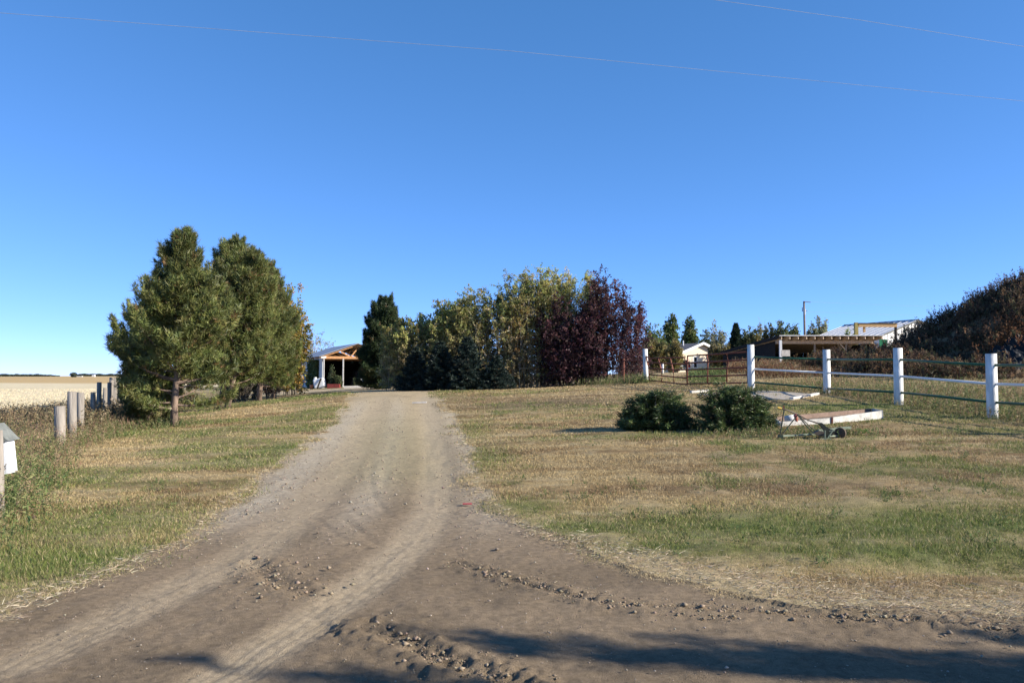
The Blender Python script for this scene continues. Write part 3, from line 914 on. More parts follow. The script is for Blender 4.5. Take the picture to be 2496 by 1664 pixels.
def bush(x, y, Ht, rx, ry, label, seed, pal, cat="shrub", name="tall_shrub", group=None, nst=40, ntw=14, nlf=16, leaf=.13, env=.4, tmin=.12, bark=None, twigc=(.2, .17, .13),
         spread=.35, lean=(0, 0), topjit=(.72, 1.06), twl=.2, slim=.42, flat=.25, trunk=None, power=2.0, stemr=.02, tip_pal=None, zoff=0.0):
    rng = np.random.default_rng(seed)
    z0 = zg(x, y) - .03 + zoff
    base = np.array([x, y, z0])
    t = thing(name, base, label, cat, group)
    az = rng.uniform(0, 2 * math.pi, nst); rr = np.sqrt(rng.random(nst))
    S = np.c_[np.cos(az) * rr * rx * spread, np.sin(az) * rr * ry * spread, np.zeros(nst)]
    az2 = az + rng.normal(0, .35, nst); r2 = np.clip(rr * rng.uniform(.8, 1.1, nst), 0, 1.05)
    zt = Ht * (1 - env * r2 ** power) * rng.uniform(topjit[0], topjit[1], nst)
    E_ = np.c_[np.cos(az2) * r2 * rx + lean[0], np.sin(az2) * r2 * ry + lean[1], zt]
    zb = 0.0
    if trunk:
        zb = trunk[0]
        tp = [(0, 0, 0), (.03, 0, zb * .5), (lean[0] * .1, lean[1] * .1, zb)]
        MB().tube([base + np.array(p) for p in tp], [trunk[1] * 1.2, trunk[1], trunk[1] * .8], 8).build("trunk", bark or BARK_GREY, t, smooth=True)
        S = S * .05 + np.array([lean[0] * .1, lean[1] * .1, zb])
    K = 7
    s = np.linspace(0, 1, K)

    def pos(i, q):
        w = np.stack([q ** 1.25, q ** 1.25, q ** .95], -1)
        wig = np.stack([np.sin(q * 5 + i * 1.7), np.cos(q * 4.3 + i * 2.3), q * 0], -1) * .05 * q[..., None]
        return S[i] + (E_[i] - S[i]) * w + wig * Ht * .25

    ii = np.repeat(np.arange(nst)[:, None], K, 1)
    P = pos(ii, np.repeat(s[None], nst, 0)) + base
    V, F = tubes_np(P, np.repeat((stemr * (1 - .82 * s))[None], nst, 0) * rng.uniform(.6, 1.3, (nst, 1)), 4)
    np_obj("stems", V, F, bark or BARK_GREY, t, off=base, kind="stuff")
    M = nst * ntw
    i = rng.integers(0, nst, M); q = tmin + (1 - tmin) * rng.random(M) ** .85
    p0 = pos(i, q)
    outw = unit(np.c_[p0[:, :2] - np.array(lean) * q[:, None], np.zeros(M)] + 1e-3)
    d = unit(outw * .55 + rng.normal(size=(M, 3)) * .55 + np.array([0, 0, .55]))
    L = Ht * twl * rng.uniform(.35, 1.0, M) * (1.1 - .55 * q)
    V, F = spikes(p0 + base, d, L, .016 + .004 * Ht, rng)
    np_obj("twigs", V, F, TWIG, t, np.repeat(pick(rng, [C(*twigc)], M), 3, 0), off=base, kind="stuff")
    j = np.repeat(np.arange(M), nlf)
    u_ = rng.uniform(.12, 1.08, len(j))
    LP = p0[j] + d[j] * (L[j] * u_)[:, None] + rng.normal(0, leaf * .55, (len(j), 3))
    ok = LP[:, 2] > .03
    LP = LP[ok]; j = j[ok]
    V, F = leaf_quads(LP + base, leaf * rng.uniform(.6, 1.25, len(LP)), rng, flat, slim)
    ct = pick(rng, pal, M, .2)[j]
    if tip_pal is not None:
        f = sstep(.35, .85, LP[:, 2] / Ht + rng.normal(0, .13, len(LP)))
        tp_ = pick(rng, tip_pal, M, .2)[j]
        ct = ct * (1 - f[:, None]) + tp_ * f[:, None]
    ct = ct * rng.uniform(.75, 1.25, (len(LP), 1)) * clump(LP + base, 1.3, seed, .75, 1.3)
    np_obj("crown", V, F, LEAF, t, np.repeat(ct, 4, 0), off=base, kind="stuff")
    return t


# --- the pine row left of the drive
pine(-10.52, 25.6, 5.62, [(0, 1.6), (.10, 2.0), (.25, 2.0), (.45, 1.65), (.65, 1.12), (.80, .78), (.91, .5), (1, .16)],
     "nearest and tallest looking pine with one bare trunk on the lawn left of the driveway", 11, .115, dens=2.1, first=.11, gap=(R(-55), R(75), .30), lean=(.18, 0))
pine(-12.85, 36.2, 6.95, [(0, 1.2), (.14, 1.7), (.3, 2.0), (.5, 1.9), (.7, 1.45), (.86, .95), (.95, .55), (1, .2)],
     "second pine along the driveway, left one of the two trunks standing close together", 12, .13, dens=1.7, first=.17, gap=(R(-80), R(80), .22), lean=(.65, 0))
pine(-12.30, 35.4, 6.2, [(0, 1.0), (.16, 1.5), (.3, 1.9), (.5, 1.9), (.7, 1.5), (.86, 1.05), (.95, .65), (1, .25)],
     "pine on the right one of the two trunks standing close together", 13, .12, dens=1.7, first=.18, gap=(R(-60), R(90), .2), lean=(.9, .4))
pine(-13.1, 42.5, 6.5, [(0, 1.2), (.14, 1.7), (.3, 1.95), (.5, 1.85), (.7, 1.5), (.86, 1.05), (.95, .65), (1, .25)],
     "farther pine whose right shoulder stands out against the sky behind the twin trunks", 14, .13, dens=1.5, first=.14, lean=(.2, 0))
pine(-12.9, 29.4, 3.5, [(0, .1), (.4, .55), (.6, 1.15), (.8, .9), (.92, .5), (1, .2)],
     "small open pine beside the wooden posts at the left edge of the pine row", 15, .06, dens=1.6, first=.40, lean=(-.55, 0), tuftL=.17)
pine(-12.0, 27.2, 1.9, [(0, .6), (.3, 1.0), (.6, .8), (.9, .4), (1, .2)],
     "low bushy young pine in front of the dark wooden posts", 16, .05, dens=2.6, first=.06, tuftL=.17)
pine(-14.4, 49.5, 6.9, [(0, 1.0), (.2, 1.5), (.5, 1.4), (.8, .85), (.93, .5), (1, .15)],
     "last green pine in the row beside the golden tree", 17, .13, dens=1.7, first=.14, tuftL=.22, tuftW=.03)
pine(-17.5, 53.5, 6.0, [(0, 1.5), (.2, 1.9), (.5, 1.6), (.8, 1.0), (1, .2)],
     "pine hidden behind the front pines, seen only through their lower branches", 18, .13, dens=1.4, first=.08, tuftL=.24, tuftW=.034)
GOLD = [C(.2, .22, .05), C(.26, .24, .06), C(.32, .24, .06), C(.16, .19, .05), C(.36, .22, .06)]
bush(-13.75, 51.0, 7.1, 1.2, 1.3, "narrow green and golden autumn tree at the right end of the pine row", 21, GOLD, "tree", "autumn_tree", None,
     nst=46, ntw=20, nlf=16, leaf=.13, env=.45, tmin=.06, twl=.13, power=2.2)
PURP = [C(.085, .035, .045), C(.11, .045, .052), C(.065, .032, .04), C(.13, .06, .062), C(.075, .045, .042)]
bush(-14.1, 48.0, 2.9, .85, .8, "small maroon leaved shrub under the last pine, left of the shed", 22, [C(.11, .06, .05), C(.14, .08, .06), C(.09, .06, .045)], "shrub", "maroon_shrub", None, nst=26, ntw=12, nlf=12, leaf=.1)
bush(-15.3, 46.5, 1.7, 1.7, 1.0, "dark bare twiggy undergrowth below the pines", 23, [C(.07, .055, .04), C(.09, .075, .05)], "undergrowth", "undergrowth_shrub", None, nst=50, ntw=12, nlf=6, leaf=.08, env=.3)
bush(-24.5, 101, 7.4, 3.6, 3.0, "sparse half bare tree behind the shed roof", 24, [C(.19, .2, .08), C(.24, .22, .1)], "tree", "sparse_tree", None, nst=40, ntw=12, nlf=4, leaf=.17, env=.5, tmin=.3, bark=BARK_PALE, twigc=(.3, .27, .22), trunk=(1.4, .12), stemr=.05)
bush(-29.5, 99, 4.8, 2.6, 2.0, "low leafy bush beside the sparse tree behind the shed", 25, [C(.14, .16, .06), C(.2, .19, .08)], "bush", "leafy_bush", None, nst=40, ntw=12, nlf=9, leaf=.2)

# --- the mixed hedge right of the drive
pine(-8.1, 51.5, 4.95, [(0, 1.5), (.12, 1.6), (.3, 1.6), (.55, 1.4), (.75, 1.15), (.9, .85), (1, .45)],
     "dark round topped pine at the left end of the hedge, half hiding the shed", 31, .12, pal=[C(.05, .075, .03), C(.04, .065, .028), C(.06, .085, .032)], dens=3.0, first=.03, step=.24, tuftL=.2, tuftW=.03, group=None, lean=(.1, 0))
HG = [C(.33, .31, .125), C(.28, .27, .11), C(.37, .315, .155), C(.27, .235, .13), C(.34, .265, .145)]
HT = [C(.28, .315, .09), C(.33, .34, .105), C(.24, .285, .085), C(.35, .32, .105), C(.38, .30, .105)]
hedge = [(943, 44.6, 4.2, 1.8, "lowest yellow green shrub of the hedge, right beside the dark round topped pine"),
         (1000, 44.4, 4.6, 2.0, "pale dry looking shrub of the hedge behind the bluish spruces, second from its left end"),
         (1060, 44.2, 5.2, 2.1, "middle shrub of the hedge where its top starts to climb, behind the tallest bluish spruce"),
         (1120, 44.2, 5.9, 2.1, "tall yellow green shrub with leafy shoots just left of the highest one of the hedge"),
         (1185, 44.3, 6.5, 2.1, "golden green shrub in the highest part of the hedge with orange autumn leaves inside"),
         (1245, 44.5, 6.95, 2.0, "highest yellow green shrub of the hedge with one long shoot sticking up"),
         (1310, 44.9, 6.65, 2.0, "yellow green shrub of the hedge between its highest shoot and the purple tree")]
for k, (u, d, hh_, rr_, lab) in enumerate(hedge):
    p = at_disp(u, 880, d)
    bush(p[0], d, hh_, rr_, 1.5, lab, 40 + k, HG if k != 4 else HG + [C(.33, .19, .06), C(.3, .17, .06)], "shrub", "hedge_shrub", "yellow green shrubs of the tall hedge", nst=66, ntw=25, nlf=19, spread=.85,
         leaf=.088, env=.26, tmin=.02, bark=BARK_PALE, twigc=(.36, .31, .23), tip_pal=HT, topjit=(.84, 1.0), twl=.15, stemr=.014)
p = at_disp(1300, 880, 43.4)
bush(p[0], 43.4, 4.9, 1.75, 1.3, "lower purple leaved tree reaching the ground in front of the hedge", 51, PURP, "purple tree", "purple_tree", "purple leaved trees", nst=56, ntw=24, nlf=18, leaf=.10, spread=.7, env=.45, tmin=.02, stemr=.015, bark=BARK_DARK, twigc=(.06, .045, .045))
p = at_disp(1400, 880, 43.6)
bush(p[0], 43.6, 6.1, 1.95, 1.6, "taller purple leaved tree with spiky top at the right end of the hedge", 52, PURP, "purple tree", "purple_tree", "purple leaved trees", nst=66, ntw=25, nlf=20, leaf=.095, spread=.8, env=.5, tmin=.02, twl=.19, stemr=.015, bark=BARK_DARK, twigc=(.06, .045, .045), topjit=(.74, 1.0))


def spruce(x, y, Ht, Rd, label, seed, group=None, pal=None, nl=.10, nw=.022, name="spruce_tree", cat="spruce", dens=1.0, droop=.12):
    rng = np.random.default_rng(seed)
    z0 = zg(x, y) - .03
    base = np.array([x, y, z0])
    t = thing(name, base, label, cat, group)
    MB().tube([base, base + (0, 0, Ht * .97)], [.05 + .012 * Ht, .012], 7).build("trunk", BARK_GREY, t, smooth=True)
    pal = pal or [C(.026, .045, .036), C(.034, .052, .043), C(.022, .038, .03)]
    paths = []; T = []; D = []
    h = .04 * Ht
    while h < Ht:
        f = h / Ht; Lm = Rd * (1 - f) ** .85 + .06
        nb = 8; a0 = rng.uniform(0, 6.28)
        for b in range(nb):
            a = a0 + b * 6.283 / nb + rng.normal(0, .2); L = Lm * rng.uniform(.75, 1.1)
            s = np.linspace(0, 1, 5); d0 = np.array([math.cos(a), math.sin(a), .12]); sdv = np.array([-math.sin(a), math.cos(a), 0])
            P = base + np.array([0, 0, h]) + d0 * (L * s)[:, None] - np.array([0, 0, 1]) * (droop * L * np.sin(s * 2.6))[:, None]
            paths.append(P)
            m = int(dens * (14 + 60 * L)); q = rng.random(m) ** .6
            lat = rng.uniform(-1, 1, m) * .42 * L * (1.08 - q)
            T.append(base + np.array([0, 0, h]) + d0 * (L * q)[:, None] - np.array([0, 0, 1]) * (droop * L * np.sin(q * 2.6) + .3 * np.abs(lat))[:, None] + sdv * lat[:, None])
            D.append(unit(d0 * .8 + sdv * np.sign(lat)[:, None] * .6 + np.array([0, 0, .15])))
        h += .16 * rng.uniform(.8, 1.2)
    paths = np.array(paths)
    V, F = tubes_np(paths, np.repeat(np.linspace(.014, .003, 5)[None], len(paths), 0), 3)
    np_obj("branches", V, F, BARK_GREY, t, off=base, kind="stuff")
    T = np.vstack(T); D = np.vstack(D)
    V, F = needles(T, D, 5, nl, nw, rng, .55)
    ct = pick(rng, pal, len(T), .2)
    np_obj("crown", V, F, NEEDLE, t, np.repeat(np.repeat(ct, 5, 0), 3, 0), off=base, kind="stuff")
    return t


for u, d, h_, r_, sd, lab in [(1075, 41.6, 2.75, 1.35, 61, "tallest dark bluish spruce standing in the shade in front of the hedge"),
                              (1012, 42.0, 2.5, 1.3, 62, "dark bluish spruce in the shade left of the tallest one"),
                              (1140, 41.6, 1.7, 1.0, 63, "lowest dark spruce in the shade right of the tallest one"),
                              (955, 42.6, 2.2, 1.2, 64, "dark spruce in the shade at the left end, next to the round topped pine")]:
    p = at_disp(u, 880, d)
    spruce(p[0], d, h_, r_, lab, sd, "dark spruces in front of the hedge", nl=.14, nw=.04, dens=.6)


def mound_conifer(cx, cy, rx, ry, Ht, label, seed, lobes):
    """a sheared dwarf spruce: layered sprays on a low spreading frame"""
    rng = np.random.default_rng(seed)
    z0 = zg(cx, cy)
    base = np.array([cx, cy, z0])
    t = thing("dwarf_spruce", base, label, "shrub", "dwarf spruces on the front lawn")
    paths = []; T = []; D = []
    for k in range(360):
        lx, ly, lr, lh = lobes[rng.integers(0, len(lobes))]
        a = rng.uniform(0, 6.283); el = math.asin(rng.random() ** 1.1 * .98)
        o = np.array([cx + lx, cy + ly, z0 + .05])
        dirv = np.array([math.cos(a) * math.cos(el) * rx * lr, math.sin(a) * math.cos(el) * ry * lr, math.sin(el) * Ht * lh])
        tip = o + dirv * rng.uniform(.72, 1.12)
        s = np.linspace(0, 1, 4)
        P = o + (tip - o) * s[:, None]; paths.append(P)
        out = unit(np.array([math.cos(a), math.sin(a), .30])); sdv = np.array([-math.sin(a), math.cos(a), 0])
        m = 26; q = rng.uniform(-.34, .04, m); lat = rng.uniform(-1, 1, m) * .12 * (1.0 - (q + .34) / .42)
        c = tip + out * q[:, None] + sdv * lat[:, None] + np.array([0, 0, 1]) * rng.normal(0, .02, m)[:, None]
        T.append(c); D.append(unit(out + sdv * np.sign(lat)[:, None] * .7))
    V, F = tubes_np(np.array(paths), np.repeat(np.linspace(.012, .003, 4)[None], len(paths), 0), 3)
    np_obj("branches", V, F, BARK_GREY, t, off=base, kind="stuff")
    T = np.vstack(T); D = np.vstack(D)
    T[:, 2] = np.maximum(T[:, 2], z0 + .03)
    V, F = needles(T, D, 5, .085, .019, rng, .55)
    ct = pick(rng, [C(.075, .11, .036), C(.06, .092, .03), C(.10, .135, .042), C(.05, .078, .028)], len(T), .25) * clump(T, 4.0, seed, .6, 1.45)
    ct = np.where((rng.random(len(T)) < .05)[:, None], C(.16, .11, .06), ct)
    np_obj("crown", V, F, NEEDLE, t, np.repeat(np.repeat(ct, 5, 0), 3, 0), off=base, kind="stuff")


b1 = ground(1612, 1054); b2 = ground(1800, 1056)
s1 = b1[1] / FPX
mound_conifer(b1[0], b1[1] + .55, 94 * s1, .62, 94 * s1, "left one of the two dark dwarf spruces on the front lawn", 71, [(0, 0, .95, .96), (-.12, 0, .85, .9), (.2, .1, .8, .92), (-.35, -.05, .55, .5)])
mound_conifer(b2[0], b2[1] + .55, 99 * s1, .64, 101 * s1, "right one of the two dwarf spruces, next to the rusty plough", 72, [(-.12, 0, .85, 1.0), (.25, 0, .75, .9), (.1, .1, .9, .95), (.42, -.05, .5, .6)])

# --- trees and shrubs behind the gate
POP = [C(.10, .15, .045), C(.13, .17, .05), C(.08, .12, .045), C(.17, .18, .06)]
OLV = [C(.20, .175, .06), C(.24, .20, .075), C(.17, .15, .055), C(.22, .17, .07)]
GRN = [C(.09, .12, .05), C(.12, .14, .06), C(.14, .14, .06), C(.075, .10, .045)]
PAL = [C(.24, .25, .14), C(.2, .22, .11), C(.28, .27, .16)]


def back(u, vtop, d, wpx, label, seed, pal, name="bush", cat="bush", **kw):
    """a far bush or tree from its pixel column, top and half width"""
    p = at_disp(u, vtop, d)
    Ht = p[2] - zg(p[0], d)
    r = wpx * 1.06122 / FPX * d
    return bush(p[0], d, Ht, r, r * .9, label, seed, pal, cat, name, **kw)


back(1540, 704, 105, 23, "taller columnar poplar with two tops left of the cream house roof", 81, POP, "poplar_tree", "poplar", group="columnar poplars behind the house", nst=40, ntw=24, nlf=14, leaf=.24, env=.6, tmin=.08, twl=.11, spread=.3, trunk=(.8, .16), power=1.2)
back(1584, 707, 108, 18, "slimmer columnar poplar directly above the cream house roof", 82, POP, "poplar_tree", "poplar", group="columnar poplars behind the house", nst=36, ntw=24, nlf=14, leaf=.24, env=.62, tmin=.08, twl=.11, spread=.3, trunk=(.8, .15), power=1.1)
back(1499, 738, 88, 22, "green tree just right of the taller purple tree", 83, POP, "leafy_tree", "tree", nst=30, ntw=14, nlf=9, leaf=.24)
back(1522, 752, 96, 14, "small sparse green tree left of the taller poplar", 84, POP, "leafy_tree", "tree", nst=20, ntw=14, nlf=8, leaf=.22)
back(1508, 779, 74, 30, "olive brown rounded shrub behind the left gatepost", 85, OLV, "olive_shrub", "shrub", nst=60, ntw=15, nlf=14, leaf=.15, env=.35)
back(1548, 783, 72, 18, "olive green rounded shrub against the cream house", 86, OLV, "olive_shrub", "shrub", nst=46, ntw=15, nlf=13, leaf=.15, env=.35)
back(1618, 752, 112, 17, "green tree just right of the slimmer poplar", 87, GRN, "leafy_tree", "tree", nst=26, ntw=13, nlf=7, leaf=.26)
back(1645, 737, 106, 25, "grey half bare tree right of the cream house", 88, PAL, "half_bare_tree", "tree", nst=36, ntw=16, nlf=4, leaf=.24, env=.45, bark=BARK_PALE, twigc=(.36, .33, .3), trunk=(1.0, .15), stemr=.05)
back(1640, 785, 90, 12, "brownish shrub just beyond the right eave of the cream house", 89, [C(.17, .14, .075), C(.14, .13, .06)], "brown_shrub", "shrub", nst=30, ntw=13, nlf=9, leaf=.2)
p = at_disp(1690, 742, 110)
spruce(p[0], 110, p[2] - zg(p[0], 110), 1.9, "dark green spruce above the lean roof of the pole barn", 90, None, [C(.035, .06, .035), C(.03, .05, .03)], nl=.3, nw=.1, dens=.35)
for u, vt, d, w_, sd, pl, lab in [(1660, 790, 84, 26, 91, OLV, "olive bush at the low end of the pole barn roof"),
                                  (1715, 752, 104, 17, 92, GRN, "green bush right of the dark spruce"),
                                  (1738, 747, 100, 18, 93, GRN + OLV, "mixed green bush below the dead branches"),
                                  (1768, 744, 98, 18, 94, OLV + GRN, "olive green bush right of the dead branches"),
                                  (1797, 727, 97, 16, 95, GRN, "pointed green bush left of the utility pole"),
                                  (1822, 745, 99, 15, 96, GRN, "green bush directly left of the utility pole"),
                                  (1862, 742, 104, 14, 97, GRN + PAL, "dusty green bush just right of the utility pole"),
                                  (1887, 726, 106, 19, 98, PAL, "pale silvery tree between the utility pole and the white barn")]:
    back(u, vt, d, w_, lab, sd, pl, group="bushes along the back of the yard", nst=34, ntw=14, nlf=10, leaf=.22, env=.3, twl=.14)
back(1750, 716, 100, 10, "dead bare tree rising above the bushes behind the pole barn", 99, [C(.2, .17, .12)], "dead_tree", "dead tree", nst=12, ntw=10, nlf=0 + 1, leaf=.03, env=.4, tmin=.35, bark=BARK_PALE, twigc=(.38, .33, .28), stemr=.035)
back(1990, 752, 118, 22, "distant leafy tree top above the left part of the white barn roof", 100, GRN, "leafy_tree", "tree", nst=26, ntw=12, nlf=6, leaf=.25, env=.25)
back(2065, 744, 122, 24, "distant sparse tree top above the middle of the white barn roof", 101, GRN, "leafy_tree", "tree", nst=26, ntw=12, nlf=5, leaf=.25, env=.25)
back(2115, 757, 122, 20, "distant low tree top just left of the white barn gable", 102, GRN, "leafy_tree", "tree", nst=22, ntw=12, nlf=4, leaf=.25, env=.25)
# trees off to the right of the viewer that throw the long shadows over the road
for x, y_, h_, ln, sd, lab in [(13.0, 2.2, 6.75, 0, 111, "tallest slim poplar beside the road, far right of the viewer"), (13.5, 2.65, 5.9, -.35, 112, "slim poplar behind the tallest one beside the road"),
                               (12.0, 1.5, 6.7, 0, 113, "leafy slim poplar nearest the viewer beside the road"), (14.2, 3.05, 5.3, -.2, 114, "short slim poplar farthest along the road verge")]:
    bush(x, y_, h_, .2, .15, lab, sd, POP, "poplar", "roadside_poplar", "slim poplars beside the road", nst=9, ntw=20, nlf=11, leaf=.12, env=.10, tmin=.2, twl=.04, spread=.5, trunk=(.5, .08), lean=(0, ln), topjit=(.82, 1.0))

# ------------------------------------------------------------------ FENCES AND POSTS
WHITE = mat("white_paint", (.78, .78, .77), .5, .10, 5, bump=.15, bscale=14)
POSTW = mat("post_white_paint", (.74, .735, .71), .55, .10, 7, bump=.35, bscale=22, col2=(.52, .50, .45), stretch=(1, 1, .35))
WHITE_DIRTY = mat("chipped_white_paint", (.66, .64, .60), .65, .35, 7, bump=.3, bscale=20)
GREENP = mat("green_pipe", (.025, .10, .055), .45, .3, 9)
DARKCAP = mat("dark_pipe_end", (.05, .045, .04), .8, .3, 20)
RUST = mat("rusty_red_pipe", (.20, .062, .038), .65, .55, 14, col2=(.09, .04, .028), bump=.2, bscale=60)
OLDWOOD = mat("weathered_post", (.30, .265, .225), .9, .45, 10, bump=.8, bscale=40, stretch=(1.6, 1.6, .12))
CUTWOOD = mat("post_top", (.33, .28, .22), .9, .4, 30)

FP = [(1831, 948, 840, 30.5), (2016, 961, 852, 29.0), (2191, 986, 848, 23.5), (2419.5, 1021, 862, 20.0)]
RAILV = [(869, 898.6, 931), (875.5, 908.4, 946.5), (876, 916.3, 956), (889.5, 935.5, 980)]
posts = [(at(u, vb, d), at(u, vt, d)[2]) for u, vb, vt, d in FP]
railz = [[at(1248, v, d)[2] for v in rv] for rv, (_, _, _, d) in zip(RAILV, FP)]
for (x, y_) in [(12.75, 16.0), (14.2, 12.2), (16.2, 8.6), (19.0, 5.6)]:
    z = zg(x, y_)
    posts.append((np.array([x, y_, z]), z + 1.6)); railz.append([z + 1.36, z + .9, z + .42])
t = thing("rail_fence", posts[0][0], "white post fence with green and white pipe rails along the right side of the lawn", "fence")
for k, (b, zt) in enumerate(posts):
    b0 = np.array([b[0], b[1], min(b[2], zg(b[0], b[1])) - .1])
    top = np.array([b[0], b[1], zt])
    po = MB().tube([b0, b0 + (0, 0, .25), top], [.131, .128, .125], 20).build("post", POSTW, t, smooth=True)
    MB().tube([top + (0, 0, .002), top + (0, 0, .012)], .112, 20).build("post_cap", DARKCAP, po)
    if k:
        a, za = posts[k - 1][0], railz[k - 1]
        for r_, (m_, rad) in enumerate([(GREENP, .034), (WHITE, .034), (GREENP, .034)]):
            p0 = np.array([a[0], a[1], za[r_]]); p1 = np.array([b[0], b[1], railz[k][r_]])
            md = (p0 + p1) / 2 + np.array([0, 0, -.012 + .008 * r_])
            MB().tube([p0, md, p1], rad, 8).build("rail", m_, t, smooth=True)
# the left gatepost
ap = at(1574.5, 930, 39.4); azt = at(1574.5, 850, 39.4)[2]
ab = np.array([ap[0], ap[1], min(ap[2], zg(ap[0], ap[1])) - .1])
gp = thing("gate_post", ab, "lone white gatepost at the left end of the brown gate beside the purple tree", "post")
MB().tube([ab, ab + (0, 0, .3), (ap[0] - .03, ap[1], azt)], .12, 20).build("post", POSTW, gp, smooth=True)


def gz_(x, y_, n=0):
    """zoom coordinates of the gate view to pixels"""
    return 1500 + x / 4.126, 720 + y_ / 4.126


def gate_pt(x, y_):
    u, v = gz_(x, y_)
    d = np.interp(x, [310, 722, 1328], [39.3, 34.6, 30.6])
    return at(u, v, d)


g1 = thing("farm_gate", gate_pt(1332, 900), "straight brown pipe gate leaf hung on the white corner post", "gate", "brown farm gate leaves")
for yl, yr in [(607, 566), (678, 645), (745, 722), (815, 798), (887, 875)]:
    MB().tube([gate_pt(726, yl), gate_pt(1030, (yl + yr) / 2 + 2), gate_pt(1328, yr)], .031, 7).build("rail", RUST, g1, smooth=True)
for pts in [[(726, 605), (724, 745), (722, 890)], [(918, 596), (930, 660), (926, 740), (925, 882)], [(1118, 585), (1135, 655), (1122, 735), (1120, 880)], [(1326, 562), (1330, 720), (1332, 878)]]:
    MB().tube([gate_pt(*p) for p in pts], .031, 7).build("upright", RUST, g1, smooth=True)
MB().box(gate_pt(1338, 600), (.12, .05, .06)).build("hinge", RUST, g1)
MB().box(gate_pt(1340, 850), (.12, .05, .06)).build("hinge", RUST, g1)
g2_ = thing("farm_gate", gate_pt(340, 870), "bent and buckled brown pipe gate leaf next to the purple tree", "gate", "brown farm gate leaves")
for pts in [[(308, 610), (345, 634), (430, 628), (560, 626), (695, 624)], [(322, 668), (450, 680), (590, 686), (712, 690)], [(330, 731), (460, 738), (600, 748), (722, 745)],
            [(338, 795), (470, 806), (600, 820), (720, 829)], [(342, 853), (470, 867), (600, 882), (722, 894)]]:
    MB().tube([gate_pt(*p) for p in pts], .031, 7).build("rail", RUST, g2_, smooth=True)
for pts in [[(308, 608), (325, 690), (336, 760), (342, 855)], [(428, 628), (462, 738), (464, 866)], [(550, 626), (580, 748), (590, 881)], [(695, 622), (716, 700), (722, 896)]]:
    MB().tube([gate_pt(*p) for p in pts], .031, 7).build("upright", RUST, g2_, smooth=True)
sf = thing("side_fence", at(1545, 925, 40), "short dark two rail pipe fence between the purple tree and the left gatepost", "fence")
MB().tube([at(1520, 879, 40.5), at(1571, 879, 39.4)], .03, 6).build("rail", RUST, sf)
MB().tube([at(1520, 898, 40.5), at(1571, 898.5, 39.4)], .02, 6).build("rail", RUST, sf)
MB().tube([np.array(at(1520, 930, 40.5)) + (0, 0, -.4), at(1520, 874, 40.5)], .05, 6).build("post", RUST, sf)
wp = at(1615.5, 900, 58)
t = thing("marker_post", (wp[0], wp[1], zg(wp[0], 58)), "short white post standing in the yard seen through the bent gate leaf", "post")
MB().tube([(wp[0], 58, zg(wp[0], 58) - .1), (wp[0], 58, at(1615, 887, 58)[2])], .075, 10).build("post", WHITE, t, smooth=True)

# wooden posts along the left side
WP = [(5, 1050, 9.75, 27, 13, "weathered wooden post cut off by the left picture edge, in front of the white box"),
      (149, 990, 18.2, 25, 3, "short thick weathered post, first sunlit one right of the white box"),
      (178.5, 954.6, 20.2, 21, 3, "tall sunlit weathered post with deep cracks, left one of a touching pair"),
      (198.5, 956.6, 21.8, 17, 2, "slightly thinner grey sunlit post, right one of a touching pair"),
      (228, 956, 25.0, 12, 1, "thin post dappled with pine shadow, right of the sunlit pair"),
      (242, 931.7, 27.4, 11, 0, "dark post with a sunlit reddish edge, first of the shaded posts"),
      (256.5, 945.7, 28.8, 10, 0, "lowest of the dark shaded posts under the pine"),
      (266, 932, 29.8, 10, -1, "dark post just left of the tallest shaded pair"),
      (272, 920, 31.0, 10, 0, "tall dark post, left one of the tallest shaded pair"),
      (280.5, 920.5, 32.2, 9.5, 0, "tall post with a red sunlit side, right one of the tallest shaded pair"),
      (291.5, 921, 33.6, 9, 0, "dark post next to the last ones at the pine branches"),
      (299, 911, 35.0, 8, 0, "tallest farthest post whose red side peeks out at the pine branches"),
      (308, 921, 36.4, 8, 0, "last post before the pine branches hide the row")]
for k, (u, vt, d, wpx, tilt, lab) in enumerate(WP):
    top = at(u - tilt, vt, d); r_ = wpx / FPX * d / 2
    xb = at(u, 917, d)[0]
    b = np.array([xb, d, zg(xb, d) - .1])
    po = thing("wooden_post", b, lab, "post", "weathered wooden posts along the field")
    m_ = OLDWOOD
    MB().tube([b, b + (top - b) * .5 + (.006, 0, 0), top], [r_ * 1.04, r_, r_ * .97], 16).build("post", m_, po, smooth=True)
    MB().tube([top + (0, 0, .001), top + (0, 0, .008)], r_ * .93, 16).build("post_top", CUTWOOD, po)

# white box with a grey lid behind the first post
bx = at(18, 1115, 10.15)
GREYLID = mat("grey_felt", (.17, .18, .165), .85, .3, 12)
t = thing("nest_box", (bx[0] - .05, bx[1], zg(bx[0], bx[1])), "white wooden box with sloping grey lid fixed behind the first wooden post", "box")
ax = [np.array([.985, .17, -.0]), np.array([-.17, .985, 0]), np.array([.0, 0, 1.0])]
ax[2] = unit(np.array([-.13, 0, 1.0])); ax[0] = unit(np.cross(ax[1], ax[2]))
ctr = np.array([bx[0] - .175, bx[1] + .1, bx[2]])
MB().box(ctr, (.30, .26, .43), ax=ax).build("box_body", WHITE, t)
tp = ctr + ax[2] * .215
MB().prism([tp + ax[0] * .20 - ax[1] * .17 - ax[2] * .03, tp + ax[0] * .17 - ax[1] * .17 + ax[2] * .0, tp + ax[0] * .03 - ax[1] * .17 + ax[2] * .20, tp - ax[0] * .10 - ax[1] * .17 + ax[2] * .19, tp - ax[0] * .22 - ax[1] * .17 + ax[2] * .01, tp - ax[0] * .22 - ax[1] * .17 - ax[2] * .03],
           ax[1] * .36).build("lid", GREYLID, t)

